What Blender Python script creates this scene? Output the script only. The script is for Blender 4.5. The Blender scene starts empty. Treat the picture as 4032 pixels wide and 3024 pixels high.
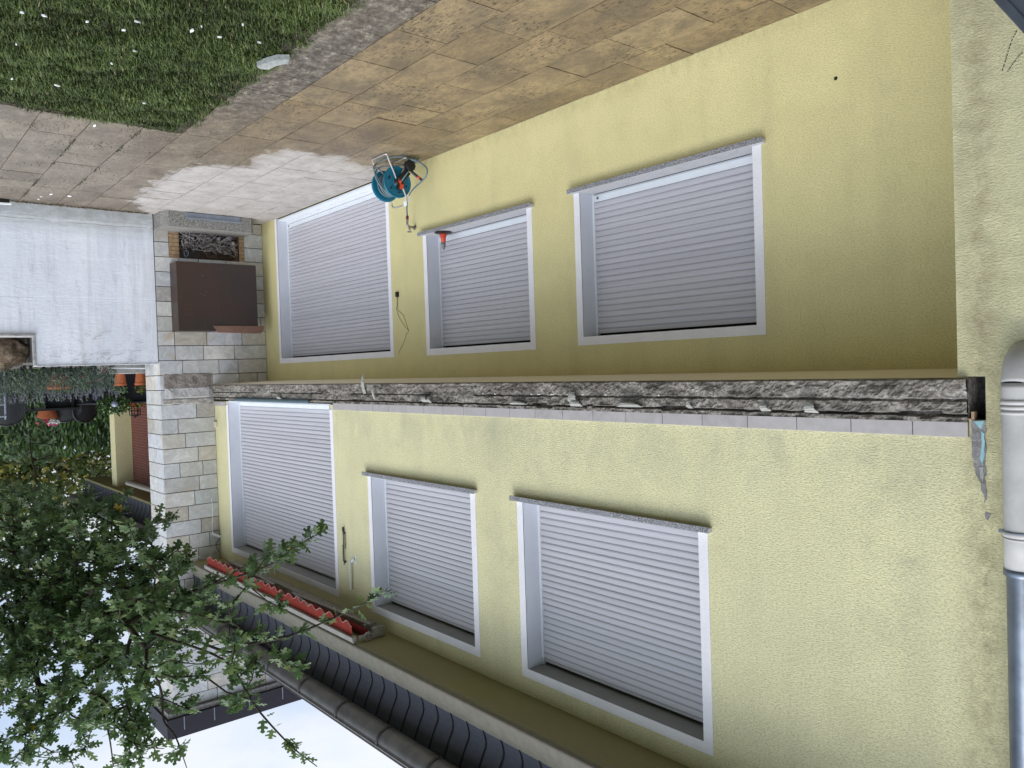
import bpy, math, random
import numpy as np
from mathutils import Vector, Matrix, noise
random.seed(7); rng = np.random.default_rng(11)
S = bpy.context.scene; COL = S.collection
R_ = math.radians
# ---------------------------------------------------------------- camera (the photograph was taken upside down)
yaw, pitch, roll = 0.8741, 0.0218, -0.0325
cy, sy, cp, sp = math.cos(yaw), math.sin(yaw), math.cos(pitch), math.sin(pitch)
F = Vector((sy*cp, cy*cp, sp)); Rt = Vector((cy, -sy, 0)); U = Rt.cross(F)
Rt, U = Rt*math.cos(roll)+U*math.sin(roll), U*math.cos(roll)-Rt*math.sin(roll)
cd = bpy.data.cameras.new('camera'); cam = bpy.data.objects.new('camera', cd); COL.objects.link(cam)
cam.matrix_world = Matrix.Translation((0, -5.2408, 2.4193)) @ Matrix((-Rt, -U, -F)).transposed().to_4x4()
cd.sensor_width = 36; cd.lens = 36*3131.4/4032; cd.clip_start = 0.05; cd.clip_end = 500
S.camera = cam
# ---------------------------------------------------------------- world: bright broken overcast
SUN_EL, SUN_AZ = R_(60), R_(205)      # azimuth clockwise from +Y
w = bpy.data.worlds.new('World'); S.world = w; w.use_nodes = True
nt = w.node_tree; nt.nodes.clear()
out = nt.nodes.new('ShaderNodeOutputWorld'); bg = nt.nodes.new('ShaderNodeBackground'); bg.inputs[1].default_value = 0.1
sky = nt.nodes.new('ShaderNodeTexSky'); sky.sky_type = 'NISHITA'; sky.sun_disc = False
sky.sun_elevation = SUN_EL; sky.sun_rotation = SUN_AZ; sky.dust_density = 2
tc = nt.nodes.new('ShaderNodeTexCoord'); mp = nt.nodes.new('ShaderNodeMapping'); mp.inputs['Scale'].default_value = (1, 1, 2.2)
nz = nt.nodes.new('ShaderNodeTexNoise'); nz.inputs['Scale'].default_value = 2.6; nz.inputs['Detail'].default_value = 6; nz.inputs['Roughness'].default_value = .55
rp = nt.nodes.new('ShaderNodeValToRGB'); rp.color_ramp.elements[0].position = .32; rp.color_ramp.elements[1].position = .6
rp.color_ramp.elements[0].color = (5.2, 6.9, 9.6, 1); rp.color_ramp.elements[1].color = (9.2, 9.6, 10.2, 1)
mx = nt.nodes.new('ShaderNodeMix'); mx.data_type = 'RGBA'; mx.inputs['Factor'].default_value = .85
L = nt.links.new
L(tc.outputs['Generated'], mp.inputs[0]); L(mp.outputs[0], nz.inputs[0]); L(nz.outputs[0], rp.inputs[0])
L(sky.outputs[0], mx.inputs['A']); L(rp.outputs[0], mx.inputs['B'])
# overcast brightness: brighter overhead and around the veiled sun
sx = nt.nodes.new('ShaderNodeSeparateXYZ'); L(tc.outputs['Generated'], sx.inputs[0])
er = nt.nodes.new('ShaderNodeMapRange'); er.inputs['From Min'].default_value = 0; er.inputs['From Max'].default_value = 1; er.inputs['To Min'].default_value = .56; er.inputs['To Max'].default_value = 1.0
L(sx.outputs[2], er.inputs[0])
dt = nt.nodes.new('ShaderNodeVectorMath'); dt.operation = 'DOT_PRODUCT'; dt.inputs[1].default_value = (math.sin(SUN_AZ)*math.cos(SUN_EL), math.cos(SUN_AZ)*math.cos(SUN_EL), math.sin(SUN_EL)); L(tc.outputs['Generated'], dt.inputs[0])
lo = nt.nodes.new('ShaderNodeMapRange'); lo.interpolation_type = 'SMOOTHSTEP'; lo.inputs['From Min'].default_value = .30; lo.inputs['From Max'].default_value = 1; lo.inputs['To Min'].default_value = 0; lo.inputs['To Max'].default_value = .85
L(dt.outputs['Value'], lo.inputs[0])
ad = nt.nodes.new('ShaderNodeMath'); L(er.outputs[0], ad.inputs[0]); L(lo.outputs[0], ad.inputs[1])
vm = nt.nodes.new('ShaderNodeVectorMath'); vm.operation = 'SCALE'; L(mx.outputs['Result'], vm.inputs[0]); L(ad.outputs[0], vm.inputs['Scale'])
L(vm.outputs[0], bg.inputs[0]); L(bg.outputs[0], out.inputs[0])
sl = bpy.data.lights.new('sun', 'SUN'); sl.energy = 1.5; sl.angle = R_(40); sl.color = (1, .95, .88)
so = bpy.data.objects.new('sun', sl); COL.objects.link(so)
sd = Vector((math.sin(SUN_AZ)*math.cos(SUN_EL), math.cos(SUN_AZ)*math.cos(SUN_EL), math.sin(SUN_EL)))
so.rotation_euler = sd.to_track_quat('Z', 'Y').to_euler()
S.view_settings.view_transform = 'Standard'; S.view_settings.look = 'None'; S.view_settings.exposure = 0.6; S.view_settings.gamma = 1
S.render.engine = 'CYCLES'

# ---------------------------------------------------------------- helpers
class MB:
    def __init__(s): s.v = []; s.f = []; s.t = []
    def face(s, pts, tone=0.5):
        b = len(s.v); s.v += [tuple(p) for p in pts]; s.f.append(tuple(range(b, b+len(pts)))); s.t.append(tone)
    def box(s, x0, x1, y0, y1, z0, z1, tone=0.5):
        b = len(s.v)
        s.v += [(x0,y0,z0),(x1,y0,z0),(x1,y1,z0),(x0,y1,z0),(x0,y0,z1),(x1,y0,z1),(x1,y1,z1),(x0,y1,z1)]
        for q in ((0,3,2,1),(4,5,6,7),(0,1,5,4),(1,2,6,5),(2,3,7,6),(3,0,4,7)): s.f.append(tuple(b+i for i in q)); s.t.append(tone)
    def obox(s, c, ax, hx, hy, hz, tone=.5):   # oriented box, ax = 3 unit vectors
        b = len(s.v); c = Vector(c)
        for sz in (-1,1):
            for a, d in ((-1,-1),(1,-1),(1,1),(-1,1)):
                s.v.append(tuple(c+Vector(ax[0])*hx*a+Vector(ax[1])*hy*d+Vector(ax[2])*hz*sz))
        for q in ((0,3,2,1),(4,5,6,7),(0,1,5,4),(1,2,6,5),(2,3,7,6),(3,0,4,7)): s.f.append(tuple(b+i for i in q)); s.t.append(tone)
    def tube(s, pts, r, n=8, tone=.5, cap=True):
        pts = [Vector(p) for p in pts]; m = len(pts)
        rr = r if isinstance(r, (list, tuple)) else [r]*m
        b = len(s.v); prev = None
        for i, p in enumerate(pts):
            d = (pts[min(i+1,m-1)]-pts[max(i-1,0)])
            d = d.normalized() if d.length > 1e-9 else Vector((0,0,1))
            if prev is None: u = d.orthogonal().normalized()
            else:
                u = prev-d*prev.dot(d); u = u.normalized() if u.length > 1e-6 else d.orthogonal().normalized()
            prev = u; v = d.cross(u)
            for k in range(n):
                a = 2*math.pi*k/n; s.v.append(tuple(p+(u*math.cos(a)+v*math.sin(a))*rr[i]))
        for i in range(m-1):
            for k in range(n):
                k2 = (k+1) % n
                s.f.append((b+i*n+k, b+i*n+k2, b+(i+1)*n+k2, b+(i+1)*n+k)); s.t.append(tone)
        if cap:
            s.f.append(tuple(b+k for k in range(n))[::-1]); s.t.append(tone)
            s.f.append(tuple(b+(m-1)*n+k for k in range(n))); s.t.append(tone)
    def lathe(s, prof, c, axis='Z', n=24, tone=.5, a0=0, a1=2*math.pi):
        b = len(s.v); c = Vector(c); full = abs(a1-a0-2*math.pi) < 1e-6; m = n if full else n+1
        for (r, h) in prof:
            for k in range(m):
                a = a0+(a1-a0)*k/n; p = (r*math.cos(a), r*math.sin(a), h)
                if axis == 'X': p = (h, p[0], p[1])
                elif axis == 'Y': p = (p[0], h, p[1])
                s.v.append(tuple(c+Vector(p)))
        for i in range(len(prof)-1):
            for k in range(n):
                k2 = (k+1) % m
                s.f.append((b+i*m+k, b+i*m+k2, b+(i+1)*m+k2, b+(i+1)*m+k)); s.t.append(tone)
    def extrude_x(s, prof, x0, x1, tone=.5, close=False, caps=False):   # prof: (y,z) list
        b = len(s.v); n = len(prof)
        s.v += [(x0,y,z) for y,z in prof]+[(x1,y,z) for y,z in prof]
        for i in range(n if close else n-1):
            j = (i+1) % n; s.f.append((b+i, b+n+i, b+n+j, b+j)); s.t.append(tone)
        if caps: s.f.append(tuple(b+i for i in range(n))); s.t.append(tone); s.f.append(tuple(b+n+i for i in range(n))[::-1]); s.t.append(tone)
    def build(s, name, mat, parent=None, smooth=False, label=None, **kw):
        me = bpy.data.meshes.new(name); me.from_pydata(s.v, [], s.f); me.update()
        at = me.attributes.new('tone', 'FLOAT', 'FACE'); at.data.foreach_set('value', s.t)
        if smooth: me.polygons.foreach_set('use_smooth', [True]*len(me.polygons))
        me.materials.append(mat)
        o = bpy.data.objects.new(name, me); COL.objects.link(o)
        if parent is not None: attach(o, parent)
        if label: o['label'] = label
        for k, v in kw.items(): o[k] = v
        return o
ROOTLOC = {}
def attach(o, p):
    o.parent = p
    q = p
    while q.parent is not None: q = q.parent
    if q is p: o.matrix_parent_inverse = Matrix.Translation(p.location).inverted()
def thing(name, label, cat, loc, group=None):
    o = bpy.data.objects.new(name, None); COL.objects.link(o); o.location = loc; o.empty_display_size = .2
    o['label'] = label; o['category'] = cat
    if group: o['group'] = group
    return o
def tag(o, label, cat, group=None):
    o['label'] = label; o['category'] = cat
    if group: o['group'] = group
    return o
def dup(root, loc, rz=0, label=None):
    r = root.copy(); COL.objects.link(r); r.location = loc; r.rotation_euler = (0,0,rz)
    if label: r['label'] = label
    for ch in list(root.children):
        c = ch.copy(); COL.objects.link(c); c.parent = r; c.matrix_parent_inverse = ch.matrix_parent_inverse.copy()
        for g in ch.children:
            d = g.copy(); COL.objects.link(d); d.parent = c; d.matrix_parent_inverse = g.matrix_parent_inverse.copy()
    return r
def bevel(o, wd, seg=2):
    m = o.modifiers.new('bevel', 'BEVEL'); m.width = wd; m.segments = seg; m.limit_method = 'ANGLE'; return o
def spline(pts, n=8):
    P = [Vector(p) for p in pts]; P = [P[0]*2-P[1]]+P+[P[-1]*2-P[-2]]; o = []
    for i in range(1, len(P)-2):
        for k in range(n):
            t = k/n; a, b, c, d = P[i-1:i+3]
            o.append(.5*((2*b)+(-a+c)*t+(2*a-5*b+4*c-d)*t*t+(-a+3*b-3*c+d)*t**3))
    o.append(P[-2]); return o

# ---------------------------------------------------------------- materials
class N:
    def __init__(s, name, rough=.8, spec=.3, metal=0):
        s.m = bpy.data.materials.new(name); s.m.use_nodes = True; s.t = s.m.node_tree; s.p = s.t.nodes['Principled BSDF']
        s.p.inputs['Roughness'].default_value = rough; s.p.inputs['Specular IOR Level'].default_value = spec; s.p.inputs['Metallic'].default_value = metal
        s.co = s.t.nodes.new('ShaderNodeTexCoord').outputs['Object']
    def n(s, t): return s.t.nodes.new(t)
    def l(s, a, b): s.t.links.new(a, b)
    def noise(s, sc, det=4, ro=.6, stretch=None, off=None, dist=0):
        x = s.n('ShaderNodeTexNoise'); x.inputs['Scale'].default_value = sc; x.inputs['Detail'].default_value = det; x.inputs['Roughness'].default_value = ro; x.inputs['Distortion'].default_value = dist
        c = s.co
        if stretch or off is not None:
            mp = s.n('ShaderNodeMapping'); s.l(c, mp.inputs[0])
            if stretch: mp.inputs['Scale'].default_value = stretch
            if off is not None: s.l(off, mp.inputs['Location'])
            c = mp.outputs[0]
        s.l(c, x.inputs['Vector']); return x.outputs['Fac']
    def vor(s, sc, stretch=None, feat='F1'):
        x = s.n('ShaderNodeTexVoronoi'); x.inputs['Scale'].default_value = sc; x.feature = feat
        c = s.co
        if stretch:
            mp = s.n('ShaderNodeMapping'); s.l(c, mp.inputs[0]); mp.inputs['Scale'].default_value = stretch; c = mp.outputs[0]
        s.l(c, x.inputs['Vector']); return x.outputs['Distance']
    def ramp(s, fac, stops):
        r = s.n('ShaderNodeValToRGB'); s.l(fac, r.inputs[0]); e = r.color_ramp.elements
        while len(e) < len(stops): e.new(.5)
        for i, (p, c) in enumerate(stops):
            e[i].position = p; e[i].color = tuple(c)+(1,) if hasattr(c, '__len__') else (c, c, c, 1)
        return r.outputs[0]
    def mix(s, fac, a, b, mode='MIX'):
        x = s.n('ShaderNodeMix'); x.data_type = 'RGBA'; x.blend_type = mode
        if hasattr(fac, 'links'): s.l(fac, x.inputs['Factor'])
        else: x.inputs['Factor'].default_value = fac
        for v, k in ((a, 'A'), (b, 'B')):
            if hasattr(v, 'links'): s.l(v, x.inputs[k])
            else: x.inputs[k].default_value = tuple(v)+(1,)
        return x.outputs['Result']
    def math(s, op, a, b=0.0):
        x = s.n('ShaderNodeMath'); x.operation = op
        for v, i in ((a, 0), (b, 1)):
            if hasattr(v, 'links'): s.l(v, x.inputs[i])
            else: x.inputs[i].default_value = v
        return x.outputs[0]
    def attr(s, name='tone'):
        x = s.n('ShaderNodeAttribute'); x.attribute_name = name; return x.outputs['Fac']
    def xyz(s):
        x = s.n('ShaderNodeSeparateXYZ'); s.l(s.co, x.inputs[0]); return x.outputs
    def col(s, c):
        if hasattr(c, 'links'): s.l(c, s.p.inputs['Base Color'])
        else: s.p.inputs['Base Color'].default_value = tuple(c)+(1,)
        return s
    def rough(s, c): s.l(c, s.p.inputs['Roughness']); return s
    def bump(s, h, d=.003, st=1.0):
        b = s.n('ShaderNodeBump'); b.inputs['Distance'].default_value = d; b.inputs['Strength'].default_value = st
        s.l(h, b.inputs['Height']); s.l(b.outputs[0], s.p.inputs['Normal']); return s

def plain(name, c, rough=.6, spec=.3, metal=0, var=.12, sc=9, bump=0):
    a = N(name, rough, spec, metal)
    a.col(a.mix(a.ramp(a.noise(sc, 5), [(.35, 0), (.65, 1)]), [x*(1-var) for x in c], [min(1, x*(1+var)) for x in c]))
    if bump: a.bump(a.noise(90, 3), bump)
    return a.m

def plaster(name, c, dirt=(.30,.31,.20), dirtamt=.35, grain=84, bd=.0045, speck=.34):
    a = N(name, .92, .12)
    big = a.ramp(a.noise(.9, 5, .6, (1,1,.6)), [(.38, 0), (.72, 1)])
    spot = a.ramp(a.noise(5, 6, .7), [(.52, 0), (.75, 1)])
    base = a.mix(a.ramp(a.noise(2.3, 4), [(.3, 0), (.7, 1)]), [x*.95 for x in c], [x*1.05 for x in c])
    base = a.mix(a.math('MULTIPLY', a.math('MULTIPLY', big, spot), dirtamt), base, dirt)
    g = a.noise(grain, 4, .7, (.8, 1, 1.35))
    base = a.mix(a.ramp(g, [(.34, 0), (.56, 1)]), a.mix(speck, base, (.22,.20,.10)), base)
    sp = a.ramp(a.vor(14), [(.0, 1), (.035, 0)])
    base = a.mix(a.math('MULTIPLY', sp, .55), base, (.13,.12,.09))
    base = a.mix(a.math('MULTIPLY', a.ramp(a.noise(2.2,6,.65,(1.6,1,.12)), [(.50,0),(.70,1)]), dirtamt*.20), base, dirt)
    a.col(base); a.bump(g, bd, 1.0); return a
YEL = (.715, .645, .335)
pl = plaster('yellow_render', YEL)
M_low = pl.m
def add_dirt(a, fac, c):
    a.col(a.mix(fac, a.p.inputs['Base Color'].links[0].from_socket, c))
zz_ = pl.xyz()[2]
sp_ = pl.math('MULTIPLY', pl.ramp(zz_, [(0,1),(.16,0)]), pl.ramp(pl.noise(12,7,.75,(1,1,.6)), [(.38,0),(.62,1)]))
add_dirt(pl, pl.math('MULTIPLY', sp_, .32), (.24,.20,.12))
add_dirt(pl, pl.math('MULTIPLY', pl.ramp(pl.noise(3.5,6,.6,(1,1,.10)), [(.52,0),(.70,1)]), .09), (.34,.32,.19))
a = plaster('weathered_yellow_render', (.78,.735,.455), (.36,.36,.28), .6, 82, .0075, .42)
z = a.xyz()[2]
# grime that collected under the old balcony line and around the pilaster
M_up = a.m
def grime(a, fac, c):
    src = a.p.inputs['Base Color'].links[0].from_socket
    a.col(a.mix(fac, src, c))
xo = a.xyz()
band = a.ramp(z, [(0,0),(1,1)])
g1 = a.math('SUBTRACT', 1.0, a.math('ABSOLUTE', a.math('MULTIPLY', a.math('SUBTRACT', z, 2.98), 2.6)))
g1 = a.math('MULTIPLY', a.math('MAXIMUM', g1, 0.0), a.ramp(a.noise(1.7, 6, .65, (1,1,.5)), [(.42, 0), (.66, 1)]))
grime(a, a.math('MULTIPLY', g1, .55), (.33,.34,.26))
g2 = a.math('MULTIPLY', a.math('LESS_THAN', xo[0], 1.66), a.math('MAXIMUM', a.math('MINIMUM', a.math('MULTIPLY', a.math('SUBTRACT', 3.0, z), 1.6), 1.0), 0.0))
g2 = a.math('MULTIPLY', g2, a.ramp(a.noise(7, 6, .7, (1,1,1.6)), [(.3, .35), (.75, .9)]))
grime(a, a.math('ADD', .28, a.math('MULTIPLY', g2, .62)) if False else a.math('MULTIPLY', g2, 1.0), (.42,.40,.255))
w1 = a.math('MAXIMUM', a.math('SUBTRACT', 1.0, a.math('MULTIPLY', a.math('ABSOLUTE', a.math('SUBTRACT', xo[0], 1.55)), 6.5)), 0.0)
w1 = a.math('MULTIPLY', w1, a.ramp(a.noise(9, 6, .75), [(.36, 0), (.68, 1)]))
grime(a, a.math('MULTIPLY', w1, .8), (.27,.22,.13))

M_white = plaster('white_render', (.84,.83,.86), (.5,.5,.5), .2, 90, .003, .08).m
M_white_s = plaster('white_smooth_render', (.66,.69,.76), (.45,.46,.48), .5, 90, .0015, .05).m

a = N('shutter_slats', .38, .4); g = a.noise(3, 5, .6, (.12, 1, 9))
a.col(a.mix(a.ramp(g, [(.3,0),(.7,1)]), (.49,.48,.51), (.585,.575,.605))); M_shut = a.m
M_lint = plain('grey_reveal_top', (.30,.30,.285), .8, .2, 0, .06, 5)  # darker grey for the top of the openings than for the side reveals
M_rail = plain('white_aluminium', (.72,.75,.78), .3, .5, .0, .03)
a = N('granite', .55, .35); v = a.noise(150, 2, .8)
a.col(a.ramp(v, [(.38,(.045,.045,.05)),(.47,(.20,.20,.21)),(.56,(.32,.32,.34)),(.66,(.55,.55,.58))])); a.bump(v, .001); M_gran = a.m

a = N('honed_granite', .5, .35); v = a.noise(150, 2, .8)
a.col(a.mix(a.ramp(a.noise(6,5,.7), [(.5,0),(.7,.5)]), a.ramp(v, [(.35,(.34,.34,.35)),(.5,(.52,.52,.54)),(.65,(.66,.66,.69))]), (.35,.35,.36))); M_gran2 = a.m
a = N('broken_concrete', .95, .1)
n1 = a.noise(30, 8, .82); n2 = a.noise(3.2, 5, .65); n3 = a.noise(70, 4, .7)
c = a.ramp(n1, [(.30,(.07,.058,.048)),(.42,(.18,.16,.135)),(.52,(.28,.26,.23)),(.61,(.42,.40,.37)),(.74,(.66,.64,.62))])
c = a.mix(a.ramp(n2, [(.46,0),(.64,1)]), c, a.mix(.6, c, (.075,.065,.052)))
a.col(c); a.bump(n3, .012); M_conc = a.m
a = N('skirting_tile', .5, .3); t = a.attr()
a.col(a.mix(a.ramp(a.noise(14, 5), [(.35,0),(.7,1)]), a.mix(t, (.37,.345,.34), (.44,.41,.40)), (.47,.44,.43))); M_tile = a.m

# natural stone facing, one tone value per stone
a = N('quartzite_facing', .7, .3); t = a.attr()
cb = a.n('ShaderNodeCombineXYZ'); a.l(a.math('MULTIPLY', t, 37.0), cb.inputs[0]); a.l(a.math('MULTIPLY', t, 91.0), cb.inputs[2])
base = a.ramp(t, [(0,(.52,.55,.57)),(.22,(.70,.73,.78)),(.40,(.60,.60,.56)),(.54,(.68,.60,.46)),(.62,(.40,.36,.30)),(.72,(.56,.58,.57)),(.88,(.80,.78,.72)),(1,(.72,.73,.76))])
vein = a.noise(5, 9, .75, (1,1,1), cb.outputs[0], 1.2)
base = a.mix(a.ramp(vein, [(.3,.0),(.5,.35),(.72,1)]), a.mix(.55, base, (.24,.24,.23)), a.mix(.4, base, (.82,.82,.83)))
rust = a.ramp(a.noise(2.6, 5, .6, None, cb.outputs[0], .6), [(.60,0),(.74,1)])
base = a.mix(a.math('MULTIPLY', rust, .7), base, (.50,.34,.17))
pit = a.ramp(a.noise(34, 6, .8, None, cb.outputs[0]), [(.30,1),(.42,0)])
base = a.mix(a.math('MULTIPLY', pit, .6), base, (.12,.12,.11))
a.col(base); a.bump(vein, .006); M_stone = a.m
M_mortar = plain('dark_mortar', (.035,.032,.028), .95, .1, 0, .3, 30)
a = N('yellow_firebrick', .85, .2); t = a.attr()
a.col(a.mix(a.ramp(a.noise(30,4),[(.3,0),(.7,1)]), a.ramp(t, [(0,(.42,.27,.13)),(.5,(.50,.36,.20)),(.8,(.45,.30,.22)),(1,(.13,.10,.08))]), (.25,.17,.1))); M_brick = a.m
a = N('hood_steel', .38, .5, .0); s1 = a.ramp(a.noise(45, 2, .5), [(.74,0),(.77,1)])
a.col(a.mix(s1, a.mix(a.ramp(a.noise(1.6, 3), [(.35,0),(.65,1)]), (.034,.026,.022), (.052,.028,.021)), (.5,.5,.48))); M_hood = a.m
a = N('washed_concrete', .9, .2); v = a.noise(80, 3, .8)
a.col(a.ramp(v, [(.32,(.05,.05,.045)),(.48,(.20,.195,.18)),(.6,(.36,.35,.33)),(.7,(.62,.61,.58))])); a.bump(v, .006); M_wash = a.m
a = N('slate', .5, .35); v = a.noise(26, 6, .7)
a.col(a.mix(v, (.048,.053,.072), (.075,.080,.105))); a.bump(v, .004); M_slate = a.m
M_slate_edge = plain('slate_joint', (.008,.008,.012), .8)
M_black = plain('black_plastic', (.012,.012,.013), .4, .4)
M_dark = plain('dark_void', (.02,.018,.016), .9)
M_gutter = plain('grey_zinc_gutter', (.17,.165,.16), .45, .5, .4, .2, 6)
M_dkg = plain('bracket_metal', (.085,.082,.08), .5, .5, .3)
M_zinc = plain('blue_grey_zinc', (.16,.19,.235), .34, .5, .65, .25, 5)
M_pipe = plain('white_painted_pipe', (.47,.46,.445), .5, .4, 0, .10, 7)
M_cream = plain('cream_board', (.215,.20,.155), .6, .3, 0, .1, 12)
M_cream2 = plain('cream_awning_metal', (.31,.29,.255), .4, .4)
a = N('awning_cloth', .8, .2); a.col(a.mix(a.noise(12,4), (.16,.017,.011), (.27,.034,.019))); M_red = a.m
M_redt = plain('valance_piping', (.40,.30,.27), .8)
M_soff = plaster('shaded_eave_plaster', (.27,.245,.12), dirtamt=.2, grain=60, bd=.003).m  # yellow render colour darkened to stand in for shade under the eaves
M_roof = plain('roof_tile', (.06,.05,.05), .8, .2, 0, .3, 8)
a = N('underside_render', .9, .1); a.col(a.mix(a.noise(4,4), (.80,.74,.58), (.88,.82,.66))); M_under = a.m

# white garden wall: grey algae at the foot, form-board lines, brown runs and creeper scars at the top
a = N('painted_concrete', .8, .2); o_ = a.xyz()
foot = a.math('MULTIPLY', a.ramp(o_[2], [(.0,1),(.18,.75),(.42,.0)]), a.ramp(a.noise(7,6,.7,(1,1,2)), [(.25,.45),(.6,1)]))
c = a.mix(a.ramp(a.noise(1.8, 6, .7, (1,1,.45)), [(.35,0),(.7,1)]), (.74,.78,.87), (.88,.91,.97))
c = a.mix(a.math('MULTIPLY', a.ramp(a.noise(9,7,.75,(1,1,.3)), [(.55,0),(.78,1)]), .45), c, (.34,.35,.36))
c = a.mix(a.math('MULTIPLY', foot, .8), c, (.32,.33,.29))
lf = a.math('MULTIPLY', a.ramp(a.math('ABSOLUTE', a.math('SUBTRACT', a.math('ADD', o_[2], a.math('MULTIPLY', a.noise(2.2,4,.6), .05)), .232)), [(.0,1),(.008,0)]), a.ramp(a.noise(3.5,3), [(.35,0),(.5,1)]))
c = a.mix(a.math('MULTIPLY', lf, .8), c, (.16,.15,.14))
stk = a.ramp(a.noise(11, 5, .6, (1,1,.06)), [(.50,0),(.72,1)])
c = a.mix(a.math('MULTIPLY', stk, .35), c, (.45,.45,.45))
l2 = a.ramp(a.math('ABSOLUTE', a.math('SUBTRACT', o_[2], 1.27)), [(.0,1),(.005,0)])
c = a.mix(a.math('MULTIPLY', l2, .5), c, (.33,.36,.40))
crk = a.ramp(a.math('ABSOLUTE', a.math('SUBTRACT', a.noise(3.1, 6, .7), .5)), [(.0,1),(.006,0)])
top = a.ramp(a.math('SUBTRACT', o_[2], 1.2), [(.5,0),(.95,1)])
c = a.mix(a.math('MULTIPLY', a.math('MULTIPLY', crk, top), .7), c, (.20,.17,.15))
a.col(c); a.bump(a.noise(20,6,.7,(1,.5,2)), .006); M_wwall = a.m

# paving: wet sand-brown slabs, dry grey patch carried by the 'dry' attribute
a = N('paving_slab', .5, .45); t = a.attr(); dry = a.attr('dry')
cb = a.n('ShaderNodeCombineXYZ'); a.l(a.math('MULTIPLY', t, 53.0), cb.inputs[0]); a.l(a.math('MULTIPLY', t, 17.0), cb.inputs[1])
wet = a.mix(t, (.27,.190,.095), (.39,.29,.155))
xs = a.xyz()
far = a.ramp(a.math('MULTIPLY', a.math('SUBTRACT', xs[0], 6.6), .4), [(0,0),(1,1)])
wet = a.mix(a.math('MULTIPLY', far, .75), wet, (.235,.21,.18))
damp = a.ramp(a.noise(1.7, 7, .68, (1,1.4,1)), [(.40,1),(.58,0)])
wet = a.mix(a.math('MULTIPLY', damp, .62), wet, (.105,.082,.060))
mott = a.ramp(a.noise(9, 8, .8, (.8,1.2,1)), [(.40,1),(.58,0)])
wet = a.mix(a.math('MULTIPLY', mott, .5), wet, (.10,.080,.058))
outer = a.math('MULTIPLY', a.math('LESS_THAN', xs[1], -2.15), a.math('SUBTRACT', 1.0, far))
wet = a.mix(a.math('MULTIPLY', outer, .85), wet, a.ramp(a.noise(11, 7, .8), [(.40,(.045,.04,.035)),(.50,(.13,.115,.10)),(.58,(.26,.23,.19)),(.68,(.50,.46,.38))]))
pits = a.ramp(a.noise(36, 3, .65, (.5,1.25,1), cb.outputs[0]), [(.40,1),(.45,0)])
pm = a.ramp(a.noise(1.6, 3, .5, None, cb.outputs[0]), [(.38,0),(.6,1)])
wet = a.mix(a.math('MULTIPLY', a.math('MULTIPLY', pits, pm), .85), wet, (.05,.035,.02))
fine = a.noise(130, 2, .6)
wet = a.mix(a.ramp(fine, [(.35,.32),(.6,0)]), wet, (.07,.055,.04))
dr = a.mix(a.ramp(a.noise(3.2, 6, .7), [(.35,0),(.7,1)]), (.33,.305,.285), (.46,.435,.415))
dr = a.mix(a.math('MULTIPLY', a.ramp(a.noise(6, 7, .75), [(.50,0),(.66,1)]), .5), dr, (.25,.21,.17))
dm = a.math('GREATER_THAN', a.math('ADD', dry, a.math('MULTIPLY', a.math('SUBTRACT', a.noise(5, 7, .7), .5), .85)), 0.0)
dms = a.ramp(a.math('ADD', dry, a.math('MULTIPLY', a.math('SUBTRACT', a.noise(4.2, 8, .72), .5), 1.15)), [(.0,0),(.03,.55),(.22,1)])
a.col(a.mix(dms, wet, dr))
a.rough(a.math('ADD', a.math('MULTIPLY', dms, .35), .48)); a.bump(a.noise(60, 4, .7), .003); M_pave = a.m
a = N('joint_sand', .95, .1); a.col(a.ramp(a.noise(22, 5, .8), [(.35,(.02,.018,.014)),(.6,(.08,.07,.05)),(.75,(.06,.10,.03))])); M_joint = a.m
a = N('soil', .95, .1); a.col(a.ramp(a.noise(9, 6, .8), [(.35,(.016,.020,.009)),(.65,(.05,.055,.022))])); M_soil = a.m
a = N('grass_blade', .55, .3); t = a.attr()
a.col(a.ramp(t, [(0,(.020,.028,.008)),(.4,(.048,.072,.016)),(.75,(.092,.130,.028)),(.93,(.13,.19,.05)),(1,(.24,.21,.11))])); M_grass = a.m
def leafmat(name, stops, tr=.25):
    a = N(name, .45, .4); t = a.attr(); a.col(a.ramp(t, stops))
    tl = a.n('ShaderNodeBsdfTranslucent'); a.l(a.ramp(t, [(p, tuple(min(1, x*1.7) for x in c)) for p, c in stops]), tl.inputs[0])
    ms = a.n('ShaderNodeMixShader'); ms.inputs[0].default_value = tr
    ou = a.t.nodes['Material Output']; a.l(a.p.outputs[0], ms.inputs[1]); a.l(tl.outputs[0], ms.inputs[2]); a.l(ms.outputs[0], ou.inputs[0])
    return a.m
M_leaf = leafmat('hawthorn_leaf', [(0,(.036,.066,.026)),(.4,(.074,.128,.048)),(.75,(.130,.190,.075)),(.965,(.19,.22,.07)),(1,(.42,.30,.04))])
M_leafb = leafmat('autumn_leaf', [(0,(.03,.05,.014)),(.5,(.07,.09,.02)),(.8,(.15,.16,.03)),(1,(.34,.27,.05))], .35)
M_hedge = leafmat('hedge_leaf', [(0,(.012,.034,.008)),(.6,(.032,.075,.014)),(1,(.075,.14,.025))], .1)
M_lav = leafmat('lavender_leaf', [(0,(.045,.068,.048)),(.6,(.09,.125,.085)),(.93,(.17,.20,.155)),(1,(.16,.12,.25))], .15)
a = N('bark', .9, .2); v = a.noise(18,6,.7,(1,1,.3)); a.col(a.mix(v, (.018,.014,.010), (.075,.062,.048))); a.bump(v, .01); M_bark = a.m
M_terra = plain('terracotta', (.42,.13,.055), .8, .2, 0, .15, 14)
M_teal = plain('teal_plastic', (.006,.155,.26), .4, .45, 0, .05)
M_chrome = plain('aluminium_tube', (.62,.60,.58), .28, .5, .85, .05)
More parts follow.
